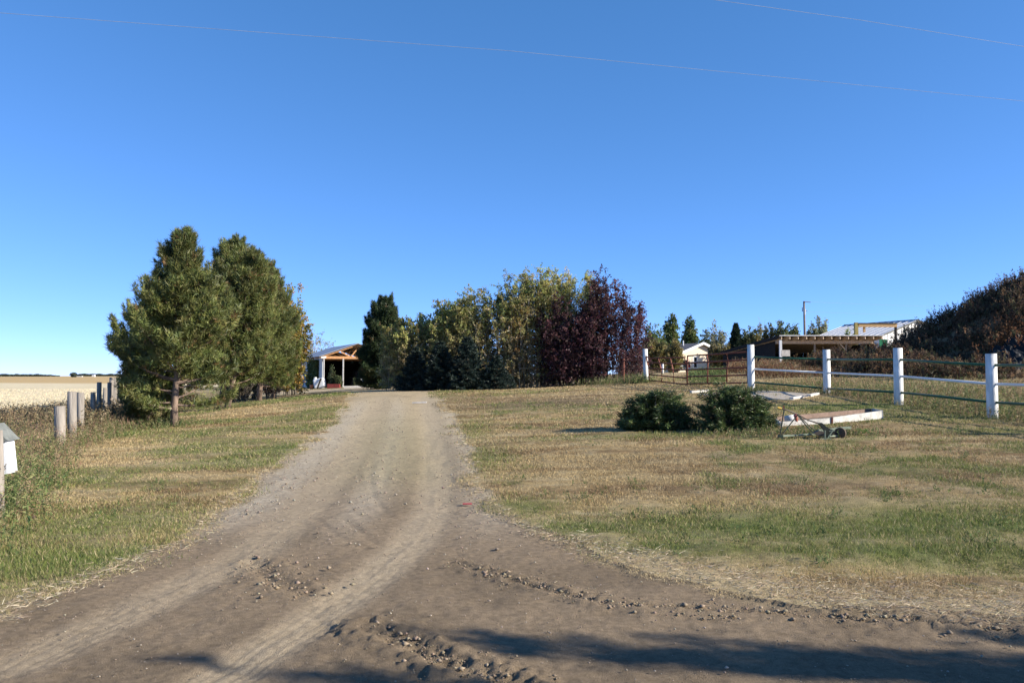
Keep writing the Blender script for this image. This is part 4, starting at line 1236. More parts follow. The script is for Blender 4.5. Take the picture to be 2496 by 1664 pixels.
# ------------------------------------------------------------------ FRONT LAWN OBJECTS
SLAB = mat("old_concrete", (.40, .35, .29), .9, .3, 5, bump=.4, bscale=30)
PLANK = mat("white_plank", (.62, .58, .52), .8, .3, 6, bump=.3, bscale=30)
q0, q1, q2, q3 = ground(1700, 962), ground(1932, 976), ground(1994, 963), ground(1845, 951)
zz = max(p[2] for p in (q0, q1, q2, q3)) + .0
mb = MB()
top = [np.array([p[0], p[1], p[2] + .025]) for p in (q0, q1, q2, q3)]
bot = [p - np.array([0, 0, .35]) for p in top]
mb.add(top + bot, [(0, 1, 2, 3), (7, 6, 5, 4), (0, 4, 5, 1), (1, 5, 6, 2), (2, 6, 7, 3), (3, 7, 4, 0)])
o = mb.build("concrete_slab", SLAB, None)
tag(o, "flat pale concrete slab in the grass behind the dwarf spruces at the gate", "slab")
for (a, b, lab) in [((1930, 974), (1955, 970), "short white timber edging the right front corner of the concrete slab"), ((1972, 967), (1993, 962), "white timber lying at the far right corner of the concrete slab"),
                    ((1684, 958), (1727, 955), "white timber lying left of the concrete slab behind the left dwarf spruce")]:
    pa, pb = ground(*a), ground(*b)
    o = MB().bar(pa + (0, 0, .03), pb + (0, 0, .03), .12, .10).build("edging_timber", PLANK, None)
    tag(o, lab, "timber", "white timbers round the concrete slab")

# long white flower bed
def fb(x, y_):
    return 1850 + x / 6.72, 960 + y_ / 6.72


pa, pm, pb = ground(*fb(370, 540)), ground(*fb(1195, 490)), ground(*fb(2012, 412))
BEDW = mat("white_board", (.50, .485, .45), .8, .4, 5, bump=.3, bscale=18)
BEDR = mat("rusty_board", (.22, .15, .115), .85, .3, 9)
t = thing("flower_bed", pa, "long narrow white boarded flower bed on the lawn behind the plough", "flower bed")
hts = [.125, .15, .185]
s_b = [d / FPX for d in (pa[1], pm[1], pb[1])]
tops = [at(*fb(350, 455), pa[1]), at(*fb(1200, 390), pm[1]), at(*fb(2030, 272), pb[1])]


def board(a0, a1, z0, z1, th, m_, par):
    a0 = np.asarray(a0, float); a1 = np.asarray(a1, float)
    d = a1[:2] - a0[:2]; d = d / np.linalg.norm(d); nrm = np.array([-d[1], d[0], 0]) * th
    return MB().prism([np.array([a0[0], a0[1], a0[2] - .05]), np.array([a1[0], a1[1], a1[2] - .05]), np.array([a1[0], a1[1], z1]), np.array([a0[0], a0[1], z0])], nrm).build("board", m_, par)


dd = (pm - pa) * .997
board(pa, pa + dd, tops[0][2], tops[1][2], .03, BEDW, t)
board(pm + (0, .004, 0), pb, tops[1][2] + .01, tops[2][2], .03, BEDW, t)
MB().box(pm + np.array([0, -.02, .07]), (.035, .03, .16)).build("joint_strap", RUST, t)
bk0 = ground(*fb(700, 385)); bk1 = np.array([pb[0] + .02, pb[1] + .62, 0]); bk1[2] = zg(bk1[0], bk1[1])
bk0 = np.array([pa[0] + .1, pa[1] + .62, 0]); bk0[2] = zg(bk0[0], bk0[1])
board(bk0, bk1, bk0[2] + .17, bk1[2] + .2, .03, BEDR, t)
board(pb + (.035, 0, 0), bk1 + (.035, 0, 0), tops[2][2] + .01, bk1[2] + .2, .03, BEDW, t)
board(bk0 - (.035, 0, 0), pa - (.035, 0, 0), bk0[2] + .12, tops[0][2] - .01, .03, BEDW, t)
SOILM = mat("bed_soil", (.19, .14, .10), .95, .4, 12, bump=.9, bscale=25)
sv = [pa + (0.0, .035, .06), pb + (-.02, .035, .09), bk1 + (-.02, -.01, .10), bk0 + (.0, -.01, .07)]
MB().prism(sv[::1], (0, 0, -.15)).build("soil", SOILM, t)

# pail lying in the bed end
REDP = mat("faded_red", (.40, .11, .07), .6, .4, 10)
pp = at(*fb(520, 395), pa[1] + .25)
t = thing("pail", (pp[0], pp[1], pp[2] - .09), "faded white pail with red rim lying at the left end of the flower bed", "pail")
MB().tube([pp + (-.13, .02, -.02), pp + (.08, -.01, .0)], [.07, .088], 14).build("pail_body", WHITE_DIRTY, t, smooth=True)
MB().tube([pp + (.081, -.01, .0), pp + (.13, -.016, .005)], [.094, .096], 14).build("rim", REDP, t, smooth=True)

# walking plough
PG = mat("plough_green", (.022, .045, .028), .6, .4, 12, col2=(.035, .028, .02))
PGL = mat("pale_green_paint", (.22, .26, .19), .7, .35, 10)
IRON = mat("dark_iron", (.05, .05, .045), .6, .5, 12, col2=(.09, .055, .035))
YEL = mat("yellow_grip", (.75, .47, .08), .5, .2, 10)
gd = ground(*fb(1080, 735))[1]


def pl(x, y_, dy=0.0):
    return at(*fb(x, y_), gd + dy)


t = thing("walking_plough", (pl(1080, 735)[0], gd, zg(pl(1080, 735)[0], gd)), "old dark green walking plough with a tripod handle standing on the front lawn", "plough")
MB().tube([pl(305, 222), pl(372, 240)], .018, 8).build("grip", YEL, t)
MB().tube([pl(372, 240), pl(440, 258)], .016, 8).build("handle_bar", IRON, t)
MB().box(pl(405, 215), (.022, .022, .06)).build("bolt", RUST, t)
MB().tube([pl(412, 235), pl(380, 470), pl(345, 672)], .013, 7).build("upright", PG, t)
MB().tube([pl(628, 345, .12), pl(500, 510, .06), pl(375, 665)], .012, 7).build("brace", PG, t)
MB().tube([pl(425, 250), pl(625, 328, .10), pl(800, 425, .1), pl(1000, 490, .05)], .013, 7).build("beam", IRON, t)
MB().tube([pl(630, 335, .1), pl(760, 500, .05), pl(900, 650)], .012, 7).build("handle_rod", PG, t)
MB().tube([pl(655, 350, .2), pl(800, 500, .2), pl(960, 630, .2)], .010, 7).build("handle_rod", PG, t)
MB().prism([pl(590, 395, .1), pl(628, 372, .1), pl(618, 345, .1), pl(575, 355, .1)], (0, .03, 0)).build("clevis", REDP, t)
MB().bar(pl(320, 688), pl(930, 655, .25), .05, .03).build("runner", PGL, t)
MB().bar(pl(320, 690), pl(385, 690), .09, .05).build("foot", PG, t)
MB().prism([pl(975, 475), pl(1030, 470), pl(1095, 525), pl(1170, 572), pl(1255, 592), pl(1240, 640), pl(1190, 690), pl(1090, 700), pl(1070, 600), pl(1010, 520)], (0, .05, 0)).build("mouldboard", mat("dark_plough_iron", (.012, .018, .013), .7, .4, 12), t)
MB().prism([pl(900, 640), pl(985, 600), pl(1075, 620), pl(1100, 690), pl(990, 690)], (.02, .16, 0)).build("share", IRON, t)
wc = pl(1330, 640, .1); wr = 92 / 6.72 * gd / FPX
MB().tube([wc + (-.02, -.025, 0), wc + (.02, .025, 0)], wr, 24).build("wheel", mat("rusty_brown_iron", (.10, .07, .05), .8, .4, 14, bump=.3), t)
MB().tube([wc + (-.03, -.045, 0), wc + (.03, .045, 0)], .035, 10).build("hub", IRON, t)
MB().bar(pl(1082, 595, -.06), pl(1080, 715, -.06), .035, .02).build("stay", PGL, t)
MB().bar(pl(1205, 600, -.06), pl(1130, 712, -.06), .035, .02).build("stay", PGL, t)
MB().bar(pl(1240, 592, -.05), pl(1150, 612, -.05), .03, .02).build("stay", PGL, t)
MB().box(pl(1085, 733, -.06), (.21, .10, .022)).build("foot_plate", PGL, t)
MB().bar(pl(1150, 690), pl(1270, 680, .1), .05, .025).build("heel", PGL, t)
MB().bar(pl(970, 602, .55), pl(1500, 548, .75), .06, .05).build("drawbar", PGL, t)
N = 160
rng = np.random.default_rng(77)
c = pl(1545, 540, .8); cx = c[0] + rng.normal(0, .08, N); cy = c[1] + rng.normal(0, .1, N)
A = np.c_[cx, cy, surf(cx, cy) + .02]; D = unit(rng.normal(size=(N, 3)) * np.array([1, 1, .4]) + np.array([0, 0, .45]))
V, F = spikes(A, D, rng.uniform(.06, .16, N), .014, rng)
o = np_obj("straw_tuft", V, F, GRASS, None, np.repeat(pick(rng, [C(.5, .36, .2), C(.45, .26, .14)], N), 3, 0))
tag(o, "tuft of tan straw at the end of the plough drawbar", "straw", None, "stuff")
c = pl(1640, 585, .9); N = 160; cx = c[0] + rng.normal(0, .11, N); cy = c[1] + rng.normal(0, .12, N)
weed_patch("green_tuft", cx, cy, rng.uniform(.05, .14, N), rng, [C(.10, .19, .04), C(.13, .22, .05)], GP, "bright green grass tuft beside the plough", nb=5, heads=0, wid=.016, lean=.5)
c = ground(1480 * 1.0, 1010)
# small litter of the drive: pale stick on the crest, red scrap by the edge
pa = ground(1005, 983.5); pb = ground(1040, 982)
o = MB().bar(pa + (0, 0, .03), pb + (0, 0, .03), .10, .05).build("pale_board", PLANK, None)
tag(o, "pale narrow board lying across the right wheel track near the crest of the driveway", "board")
pa = ground(1128, 1231); pb = ground(1150, 1230)
o = MB().bar(pa + (0, 0, .012), pb + (0, 0, .012), .05, .015).build("red_scrap", mat("red_scrap", (.45, .09, .09), .6), None)
tag(o, "small red scrap lying on the right edge of the gravel driveway", "scrap")

# black plastic sheet with lumps on the mound
PLAST = mat("black_plastic", (.009, .0095, .011), .55, .3, 20, spec=.25, bump=.8, bscale=9)
uu = np.linspace(20.6, 25.2, 110); vv = np.linspace(33.9, 36.6, 80)
PX, PY = np.meshgrid(uu, vv)
fold = (fbm(PX * 2.0, PY * 2.0, 5, 5, .6) - .5) * .75 + (np.abs(fbm(PX * 3.3, PY * 3.3, 6, 4) - .5)) * .5
wob = (fbm(PX * 1.1, PY * 1.1, 9, 2) - .5)
PZ = smooth_h(PX, PY) + .08 + fold + .25 * sstep(34, 35.2, PY)
rim = np.minimum(np.minimum(PX - 20.6, 25.2 - PX), np.minimum(PY - 33.9, 36.6 - PY))
PZ -= .5 * sstep(.35, 0, rim + .2 * wob)
idx = np.arange(PX.size).reshape(PX.shape)
F = np.stack([idx[:-1, :-1], idx[:-1, 1:], idx[1:, 1:], idx[1:, :-1]], -1).reshape(-1, 4)
o = np_obj("plastic_sheet", np.c_[PX.ravel(), PY.ravel(), PZ.ravel()], F, PLAST, None, smooth=True)
tag(o, "crumpled black plastic sheet on the foot of the earth mound behind the last white post", "plastic sheet")

# ------------------------------------------------------------------ LEFT SHED
TIN = mat("grey_roof_tin", (.33, .34, .36), .5, .12, 4, metal=.0, spec=.4)
ORANGEW = mat("orange_lumber", (.52, .27, .12), .75, .3, 8)
SHEDW = mat("pale_shed_sheet", (.52, .53, .53), .7, .15, 3)
DARKW = mat("dark_boards", (.022, .018, .015), .9, .4, 8)
S0 = np.array([-18.45, 80.0, .0]); f_ = np.array([.912, .41, 0]); a_ = np.array([-.41, .912, 0])
zs = zg(-18.4, 80) - .1; ZE, ZA, HW, LEN = 3.50, 4.66, 3.35, 12.0
sh = thing("open_shed", S0 + (0, 0, zs), "open pole shed with grey tin roof and orange trusses at the driveway end", "shed")


def sp_(t_, l, z):
    return S0 + f_ * t_ + a_ * l + np.array([0, 0, z])


ov = .45
for side in (0, 1):
    t0, t1 = (-ov, HW) if side == 0 else (2 * HW + ov, HW)
    ze = ZE - ov * (ZA - ZE) / HW + .22
    MB().prism([sp_(t0, -ov, ze), sp_(t1, -ov, ZA + .22), sp_(t1, LEN + ov, ZA + .22), sp_(t0, LEN + ov, ze)], (0, 0, .05)).build("roof_slope", TIN, sh)
for l in (0.0, 2.4, 4.8, 7.2, 9.6, 12.0):
    tr = MB().bar(sp_(-.1, l, ZE), sp_(2 * HW + .1, l, ZE), .09, .24).build("truss_beam", ORANGEW, sh)
    if l < 5:
        for A_, B_ in [((-.3, ZE - .02), (HW, ZA + .1)), ((2 * HW + .3, ZE - .02), (HW, ZA + .1)), ((1.75, ZE + .55), (2.65, ZE + .1)), ((2.75, ZE + .1), (3.3, ZE + .8)), ((2 * HW - 1.75, ZE + .55), (2 * HW - 2.65, ZE + .1)), ((2 * HW - 2.75, ZE + .1), (HW + .1, ZE + .8))]:
            MB().bar(sp_(A_[0], l - .02, A_[1]), sp_(B_[0], l - .02, B_[1]), .07, .12).build("web", ORANGEW, tr)
MB().bar(sp_(-.2, -.06, ZE + .02), sp_(.28, -.06, ZE + .02), .05, .17).build("beam_end", WHITE, sh)
for t_, l in [(.08, 0), (1.98, 0), (4.3, 0), (6.6, 0)]:
    MB().bar(sp_(t_, l, zs), sp_(t_, l, ZE - .12), .11, .11).build("post", WHITE_DIRTY if t_ < 3 else DARKW, sh)
MB().prism([sp_(0, .35, zs), sp_(0, LEN, zs), sp_(0, LEN, ZE + .1), sp_(0, .35, ZE + .1)], f_ * .06).build("side_wall", SHEDW, sh)
MB().prism([sp_(2 * HW, .0, zs), sp_(2 * HW, LEN, zs), sp_(2 * HW, LEN, ZE + .1), sp_(2 * HW, .0, ZE + .1)], f_ * .06).build("side_wall", DARKW, sh)
MB().prism([sp_(.06, LEN, zs), sp_(2 * HW, LEN, zs), sp_(2 * HW, LEN, ZE), sp_(HW, LEN, ZA), sp_(.06, LEN, ZE)], a_ * .06).build("back_wall", DARKW, sh)

# climbing vine on its wall
rng = np.random.default_rng(301)
vb = sp_(-.25, 4.4, zs)
t = thing("climbing_vine", vb, "green hop vine climbing the left wall of the shed", "vine")
n = 5200
l = rng.uniform(1.9, 7.2, n); z = zs + rng.random(n) ** .8 * (ZE - zs - .2); m_ = fbm(l * 1.3, z * .7, 4, 3)
ok = m_ + .22 * rng.random(n) > .48
l, z = l[ok], z[ok]
P = S0 + a_ * l[:, None] - f_ * (np.abs(rng.normal(.12, .14, len(l))))[:, None] + np.array([0, 0, 1]) * z[:, None]
V, F = leaf_quads(P, .17, rng, .5, .5)
np_obj("foliage", V, F, LEAF, t, np.repeat(pick(rng, [C(.07, .10, .035), C(.10, .13, .04), C(.13, .14, .05)], len(l)), 4, 0), off=vb, kind="stuff")
paths = np.array([[sp_(-.08, l0 + .15 * math.sin(3 * k), zs + (ZE - zs) * .9 * k / 5) for k in range(6)] for l0 in np.linspace(2.3, 7, 9)])
V, F = tubes_np(paths, np.full((9, 6), .015), 4)
np_obj("stems", V, F, BARK_DARK, t, off=vb, kind="stuff")


def px_bush(u, vb_, vt, d, wpx, label, seed, pal, **kw):
    p = at(u, vb_, d); pt = at(u, vt, d)
    z = zg(p[0], d)
    return bush(p[0], d, pt[2] - z, wpx / FPX * d, wpx / FPX * d * .8, label, seed, pal, **kw)


px_bush(808, 938, 893, 77.5, 6, "tall narrow plant growing from the left maroon planter at the shed", 311, GRN, cat="plant", name="planter_plant", nst=14, ntw=12, nlf=9, leaf=.12, env=.3, twl=.15)
px_bush(824, 938, 912, 77.2, 9, "rounded bushy plant growing from the right maroon planter at the shed", 312, GRN, cat="plant", name="planter_plant", nst=20, ntw=12, nlf=9, leaf=.12, env=.3)
px_bush(866, 942, 918, 76.0, 4, "thin small plant in front of the dark truck", 313, GRN, cat="plant", name="planter_plant", nst=8, ntw=9, nlf=7, leaf=.11)
MAROON = mat("maroon_wood", (.25, .05, .04), .75, .3, 8)
for k, (u0, u1, lab) in enumerate([(799, 816.5, "left maroon wooden planter box under the tall plant"), (817, 829, "right maroon planter box under the rounded plant")]):
    pa = at(u0, 945, 77); pb = at(u1, 945, 77)
    z = zg((pa[0] + pb[0]) / 2, 77); zt = at(u0, 935.5, 77)[2]
    c = np.array([(pa[0] + pb[0]) / 2, 77, z])
    t = thing("planter_box", c, lab, "planter", "maroon planters in front of the shed")
    w_ = pb[0] - pa[0]
    for (o_, s_z) in [((0, -.24, 0), (w_, .04, 1)), ((0, .24, 0), (w_, .04, 1)), ((-w_ / 2 + .02, 0, 0), (.04, .436, 1)), ((w_ / 2 - .02, 0, 0), (.04, .436, 1))]:
        hgt = max(zt - z, .3)
        MB().box(c + np.array(o_) + (0, 0, hgt / 2 - .05), (s_z[0], s_z[1], hgt + .1)).build("side_board", MAROON, t)
    MB().box(c + (0, 0, .12), (w_ - .09, .42, .2)).build("soil", SOILM, t)
# white tank tilted against the wall, plank leaning on it
c = at(779, 944, 77.5); z = zg(c[0], 77.5)
t = thing("white_tank", (c[0], 77.5, z), "tilted white plastic tank lying in front of the shed wall", "tank")
ax = [unit(np.array([.97, 0, .20])), np.array([0, 1, 0]), unit(np.array([-.20, 0, .97]))]
MB().box(np.array([c[0], 77.5, z + .52]), (1.05, .7, .9), ax=ax).build("tank_body", WHITE, t, bevel=.12)
MB().tube([np.array([c[0] - .38, 77.4, z + .9]), np.array([c[0] - .42, 77.4, z + 1.05])], .14, 12).build("tank_cap", WHITE, t)
pa = np.array([c[0] - .1, 76.95, z]); pb = np.array([c[0] + .22, 77.1, z + .98])
t = thing("leaning_plank", pa, "dark narrow plank leaning against the white tank", "plank")
MB().bar(pa, pb, .14, .04, up=(0, 1, 0)).build("plank", DARKW, t)
pa = at(757, 944, 77.5)
t = thing("orange_bucket", (pa[0] + .1, 77.5, zg(pa[0], 77.5)), "small orange bucket left of the white tank", "bucket")
MB().tube([np.array([pa[0] + .1, 77.5, zg(pa[0], 77.5)]), np.array([pa[0] + .1, 77.5, zg(pa[0], 77.5) + .42])], [.15, .2], 12).build("bucket_body", mat("orange_plastic", (.5, .17, .07), .5), t, smooth=True)
# long pale timber on the ground in front of the shed
pa, pb = at(838, 944, 74.5), at(932, 944, 74.5)
o = MB().bar((pa[0], 74.5, zg(pa[0], 74.5) + .1), (pb[0], 74.9, zg(pb[0], 74.9) + .1), .2, .2).build("ground_timber", PLANK, None)
tag(o, "long pale timber lying on the ground in front of the open shed", "timber")
# grey board trailer left of the shed
c = at(729, 918, 66); z = zg(c[0], 66)
t = thing("utility_trailer", (c[0], 66, z), "small trailer with grey board side and dark red frame parked left of the shed", "trailer")
MB().box((c[0], 66.0, at(729, 917, 66)[2]), (.52, .06, .80)).build("tail_board", mat("grey_board", (.34, .32, .29), .85, .3, 8), t, bevel=.04)
zc = at(729, 917, 66)[2]
MB().box((c[0] - .95, 66.6, zc - .05), (1.3, 1.1, .6)).build("box_body", mat("dark_red_paint", (.14, .03, .03), .6), t)
MB().box((c[0] - .28, 66.02, zc), (.05, .09, .84)).build("corner_post", REDP, t)
MB().box((c[0] - .6, 66.5, zc - .45), (1.9, .12, .1)).build("chassis", RUST, t)
for dx in (-1.1, -.2):
    MB().tube([(c[0] + dx, 66.05, z + .3), (c[0] + dx, 66.25, z + .3)], .3, 16).build("wheel", DARKCAP, t)

# dark truck parked under the shed roof
TR = mat("dark_truck_paint", (.012, .014, .018), .35, .2, 5, spec=.6)
GLS = mat("dark_glass", (.01, .012, .014), .1, .1, 3, spec=.8)
CHR = mat("chrome", (.55, .55, .56), .2, .1, 10, metal=.9)
c0_ = sp_(5.0, 1.8, zs)
t = thing("parked_truck", c0_, "dark pickup truck parked nose out in the shade of the open shed", "truck")


def tk(dx, dy, dz):
    return c0_ + f_ * dx + a_ * dy + np.array([0, 0, dz])


AXT = [f_, a_, np.array([0, 0, 1.0])]
MB().box(tk(0, .7, .85), (1.85, 1.5, .55), ax=AXT).build("bonnet", TR, t, bevel=.08)
MB().prism([tk(-.9, 1.45, 1.1), tk(-.9, 3.3, 1.1), tk(-.9, 3.1, 1.8), tk(-.9, 2.0, 1.8)], f_ * 1.8).build("cab", TR, t)
MB().prism([tk(-.78, 1.5, 1.16), tk(.78, 1.5, 1.16), tk(.7, 1.93, 1.74), tk(-.7, 1.93, 1.74)], -a_ * .03).build("windscreen", GLS, t)
MB().box(tk(0, 4.2, .9), (1.85, 1.9, .55), ax=AXT).build("cargo_box", TR, t, bevel=.05)
MB().box(tk(0, -.08, .88), (1.1, .06, .34), ax=AXT).build("grille", CHR, t)
for k in range(4):
    MB().box(tk(0, -.12, .77 + .075 * k), (1.04, .03, .02), ax=AXT).build("grille_bar", DARKCAP, t)
MB().box(tk(0, -.14, .52), (1.8, .14, .16), ax=AXT).build("bumper", CHR, t, bevel=.03)
for s in (-1, 1):
    MB().box(tk(.72 * s, -.07, .88), (.26, .06, .22), ax=AXT).build("headlight", mat("lamp_glass", (.6, .6, .58), .15), t, bevel=.02)
    for l in (.75, 3.7):
        w_ = MB().tube([tk(.72 * s, l, .36), tk(.93 * s, l, .36)], .36, 18).build("wheel", DARKCAP, t)
        MB().tube([tk(.931 * s, l, .36), tk(.95 * s, l, .36)], .2, 14).build("rim", CHR, w_)

# ------------------------------------------------------------------ HOUSE BEHIND THE GATE
CREAM = mat("cream_siding", (.66, .56, .42), .8, .08, 3)
SHING = mat("grey_shingles", (.17, .16, .165), .9, .35, 20, bump=.4, bscale=60)
gA = at(1707.7, 835.6, 100)
gd_ = np.array([.86, .51, 0]); rd_ = np.array([-.51, .86, 0])
hz_ = 1.5; zA = gA[2]; zE = 4.36; hw = 4.3
ho = thing("cream_house", (gA[0], 100, hz_), "small cream sided house with grey shingle roof and white trim behind the gate", "house")


def hp(w, l, z):
    return np.array([gA[0], 100, 0]) + gd_ * w + rd_ * l + np.array([0, 0, z])


W0 = hw - .45
MB().prism([hp(-W0, 0, hz_), hp(W0, 0, hz_), hp(W0, 0, zE), hp(0, 0, zA - .16), hp(-W0, 0, zE)], rd_ * .15).build("gable_wall", CREAM, ho)
for k in range(11):
    z = hz_ + .35 + k * .26
    ww_ = W0 if z < zE else W0 * max(0, (zA - .2 - z) / (zA - .2 - zE))
    if ww_ > .2: MB().box(hp(0, -.008, z), (2 * ww_ - .04, .016, .03), ax=[gd_, rd_, np.array([0, 0, 1.0])]).build("siding_lap", CREAM, ho)
MB().prism([hp(-W0, .15, hz_), hp(-W0, 11, hz_), hp(-W0, 11, zE), hp(-W0, .15, zE)], gd_ * .15).build("side_wall", CREAM, ho)
MB().prism([hp(W0, .15, hz_), hp(W0, 11, hz_), hp(W0, 11, zE), hp(W0, .15, zE)], -gd_ * .15).build("side_wall", CREAM, ho)
MB().prism([hp(-W0, 11, hz_), hp(W0, 11, hz_), hp(W0, 11, zE), hp(0, 11, zA - .16), hp(-W0, 11, zE)], rd_ * .15).build("gable_wall", CREAM, ho)
for s in (-1, 1):
    r_ = MB().prism([hp(s * hw, -.5, zE - .12), hp(0, -.5, zA), hp(0, 11.5, zA), hp(s * hw, 11.5, zE - .12)], (0, 0, -.12)).build("roof_slope", SHING, ho)
    MB().bar(hp(s * hw, -.54, zE - .17), hp(0, -.54, zA - .05), .05, .28).build("barge_board", WHITE, ho)
    MB().bar(hp(s * (hw + .03), -.5, zE - .22), hp(s * (hw + .03), 11.5, zE - .22), .05, .2).build("fascia", WHITE, ho)
MB().tube([hp(-.8, 2.2, zA - .5), hp(-.8, 2.2, zA + .35)], .07, 8).build("vent_pipe", WHITE, ho)
wu, wv = 1693.7, 881.5
# window: find the position on the gable wall
ww0 = -1.1
best = min(np.linspace(-W0, W0, 200), key=lambda w: abs((lambda p: FPX * p[0] / p[1] + 1248)(hp(w, 0, 3)) - wu))
zt_, zb_ = at(wu, 868, hp(best, 0, 0)[1])[2], at(wu, 897, hp(best, 0, 0)[1])[2]
AXH = [gd_, rd_, np.array([0, 0, 1.0])]
wn_ = MB().box(hp(best, -.03, (zt_ + zb_) / 2), (.62, .06, zt_ - zb_), ax=AXH).build("window", WHITE, ho)
hp_ = (zt_ - zb_) / 2
for k in (0, 1):
    MB().box(hp(best, -.066, zb_ + hp_ * (k + .5)), (.44, .012, hp_ - .16), ax=AXH).build("pane", GLS, wn_)
MB().box(hp(best - .5, -.02, (zt_ + zb_) / 2 - .1), (.05, .04, zt_ - zb_), ax=AXH).build("corner_trim", WHITE, ho)
# climbing shrub against the gable
p = hp(1.9, -1.0, 0)
bush(p[0] + .8, p[1], 2.9, 1.0, .7, "dark leafless shrub growing against the cream gable wall", 321, [C(.10, .09, .05), C(.13, .09, .06)], "shrub", "wall_shrub", None, nst=20, ntw=12, nlf=2, leaf=.12)
# dark van by the house
c = at(1660, 900, 84); z = zg(c[0], 84) + .0
DG = mat("dark_green_paint", (.02, .035, .03), .35, .2, 4, spec=.6)
vz = at(1660, 903, 84)[2]
z = min(z, vz)
t = thing("parked_van", (c[0], 84, z), "dark green van parked left of the cream house, seen through the gate", "van")
hV = at(1660, 876, 84)[2] - z
prof_ = [(-.95, .35), (.95, .35), (.97, hV * .58), (.72, hV * .97), (-.72, hV * .97), (-.97, hV * .58)]
MB().prism([np.array([c[0] + px_, 84, z + pz_]) for px_, pz_ in prof_], (-.9, 3.6, 0)).build("body", DG, t)
MB().prism([np.array([c[0] + px_, 83.97, z + pz_]) for px_, pz_ in [(-.82, hV * .62), (.82, hV * .62), (.66, hV * .92), (-.66, hV * .92)]], (0, .02, 0)).build("rear_window", GLS, t)
MB().box((c[0], 83.92, z + .42), (1.9, .14, .18)).build("bumper", mat("grey_bumper", (.45, .45, .45), .5), t, bevel=.03)
for s in (-1, 1):
    MB().box((c[0] + s * .86, 83.96, z + hV * .45), (.13, .07, .3)).build("tail_light", mat("red_lens", (.3, .02, .02), .25), t)
    for l in (.6, 2.9):
        MB().tube([(c[0] + s * .8 - .25 * l, 84 + l, z + .33), (c[0] + s * 1.0 - .25 * l, 84 + l, z + .33)], .33, 16).build("wheel", DARKCAP, t)
MB().box((c[0], 83.96, z + .68), (.42, .03, .14)).build("number_plate", WHITE_DIRTY, t)
# brush pile left of the gatepost
c = at(1552, 905, 62); z = zg(c[0], 62)
rng = np.random.default_rng(99)
N = 900
an = rng.uniform(0, 6.28, N); rr = rng.random(N) ** .6 * 1.3
A = np.c_[c[0] + np.cos(an) * rr, 62 + np.sin(an) * rr, z + rng.random(N) * 1.25 * np.clip(1 - rr / 1.4, 0, 1)]
D = unit(rng.normal(size=(N, 3)) * np.array([1, 1, .4]))
V, F = spikes(A, D, rng.uniform(.3, .9, N), .06, rng)
o = np_obj("brush_pile", V, F, TWIG, None, np.repeat(pick(rng, [C(.25, .18, .12), C(.18, .13, .09), C(.35, .29, .23)], N), 3, 0))
tag(o, "heap of brown brushwood behind the left gatepost", "brush pile")

# ------------------------------------------------------------------ POLE BARN
PALEW = mat("pale_lumber", (.56, .42, .29), .8, .25, 6)
BROOF = mat("dark_roof_sheet", (.06, .052, .047), .8, .3, 4)
Q0, Q1, Q2 = at(1903.6, 817, 62), at(2151.8, 816.6, 62), at(1760.6, 855.7, 71)
sv_ = Q2 - Q0; sl = np.linalg.norm(sv_); su = sv_ / sl
e_ = Q1 - Q0; eu = e_ / np.linalg.norm(e_); EW = np.linalg.norm(e_)
gb = zg(Q0[0], 62) - .15
pbn = thing("pole_barn", (Q0[0], 62, gb), "low open pole barn with sloping dark roof and pale rafter ends behind the fence", "barn")
MB().prism([Q0 - eu * .1, Q1 + eu * .1, Q1 + eu * .1 + sv_, Q0 - eu * .1 + sv_], (0, 0, -.05)).build("roof_sheet", BROOF, pbn)
MB().bar(Q0 - eu * .12 + np.array([0, -.015, -.02]), Q1 + eu * .12 + np.array([0, -.015, -.02]), .03, .06).build("drip_edge", WHITE, pbn)
MB().bar(Q0 - eu * .14 + np.array([0, 0, -.13]), Q0 - eu * .14 + sv_ + np.array([0, 0, -.13]), .04, .26).build('verge_board', DARKW, pbn)
rafter_mb = MB().bar(np.array([0, 0, 0]), sv_ * .985, .06, .24)
rm = None
for k in range(13):
    p = Q0 + eu * (.05 + k * (EW - .1) / 12) + np.array([0, .01, -.175])
    if rm is None:
        rm = rafter_mb.build("rafter", PALEW, None); rm.parent = pbn; rm.location = p - np.array(pbn.location)
    else:
        r2_ = rm.copy(); COL.objects.link(r2_); r2_.parent = pbn; r2_.location = p - np.array(pbn.location)
setb = .75
sb = su * setb
B0 = Q0 + sb + np.array([0, 0, -.42]); B1 = Q1 + sb + np.array([0, 0, -.42]) - eu * .25
MB().bar(B0 - eu * .0, B1, .09, .25).build("front_beam", PALEW, pbn)
for u in (1985.7, 2062):
    x = at(u, 850, B0[1] + .12)[0]
    MB().tube([(x, B0[1] + .12, gb), (x, B0[1] + .12, B0[2] - .12)], .075, 8).build("post", mat("grey_pole", (.3, .26, .21), .9, .3, 8), pbn)
xb_ = at(2062, 850, B0[1])[0]
MB().bar((xb_ - .42, B0[1] + .06, B0[2] - .12), (xb_, B0[1] + .06, B0[2] - .6), .05, .09).build("brace", PALEW, pbn)
xb2 = at(2138, 850, B0[1])[0]
MB().bar((xb2 - .2, B0[1] + .06, B0[2] - .12), (xb2 + .1, B0[1] + .06, B0[2] - .6), .05, .09).build("brace", PALEW, pbn)
MB().bar((xb_ - 1.2, B0[1] + .9, B0[2] - 1.15), (xb_, B0[1] + .8, B0[2] - .45), .05, .08).build("brace", PALEW, pbn)
MB().box((Q0[0] - .02, 62.08, (gb + Q0[2] - .36) / 2), (.18, .16, Q0[2] - .36 - gb)).build("corner_post", WHITE, pbn)
zt1, zt2 = at(1910, 852.7, 62)[2], at(1910, 868, 62)[2]
MB().box((at(1915, 860, 62)[0], 62.02, (zt1 + zt2) / 2), (.66, .05, zt1 - zt2)).build("wall_board", PLANK, pbn)
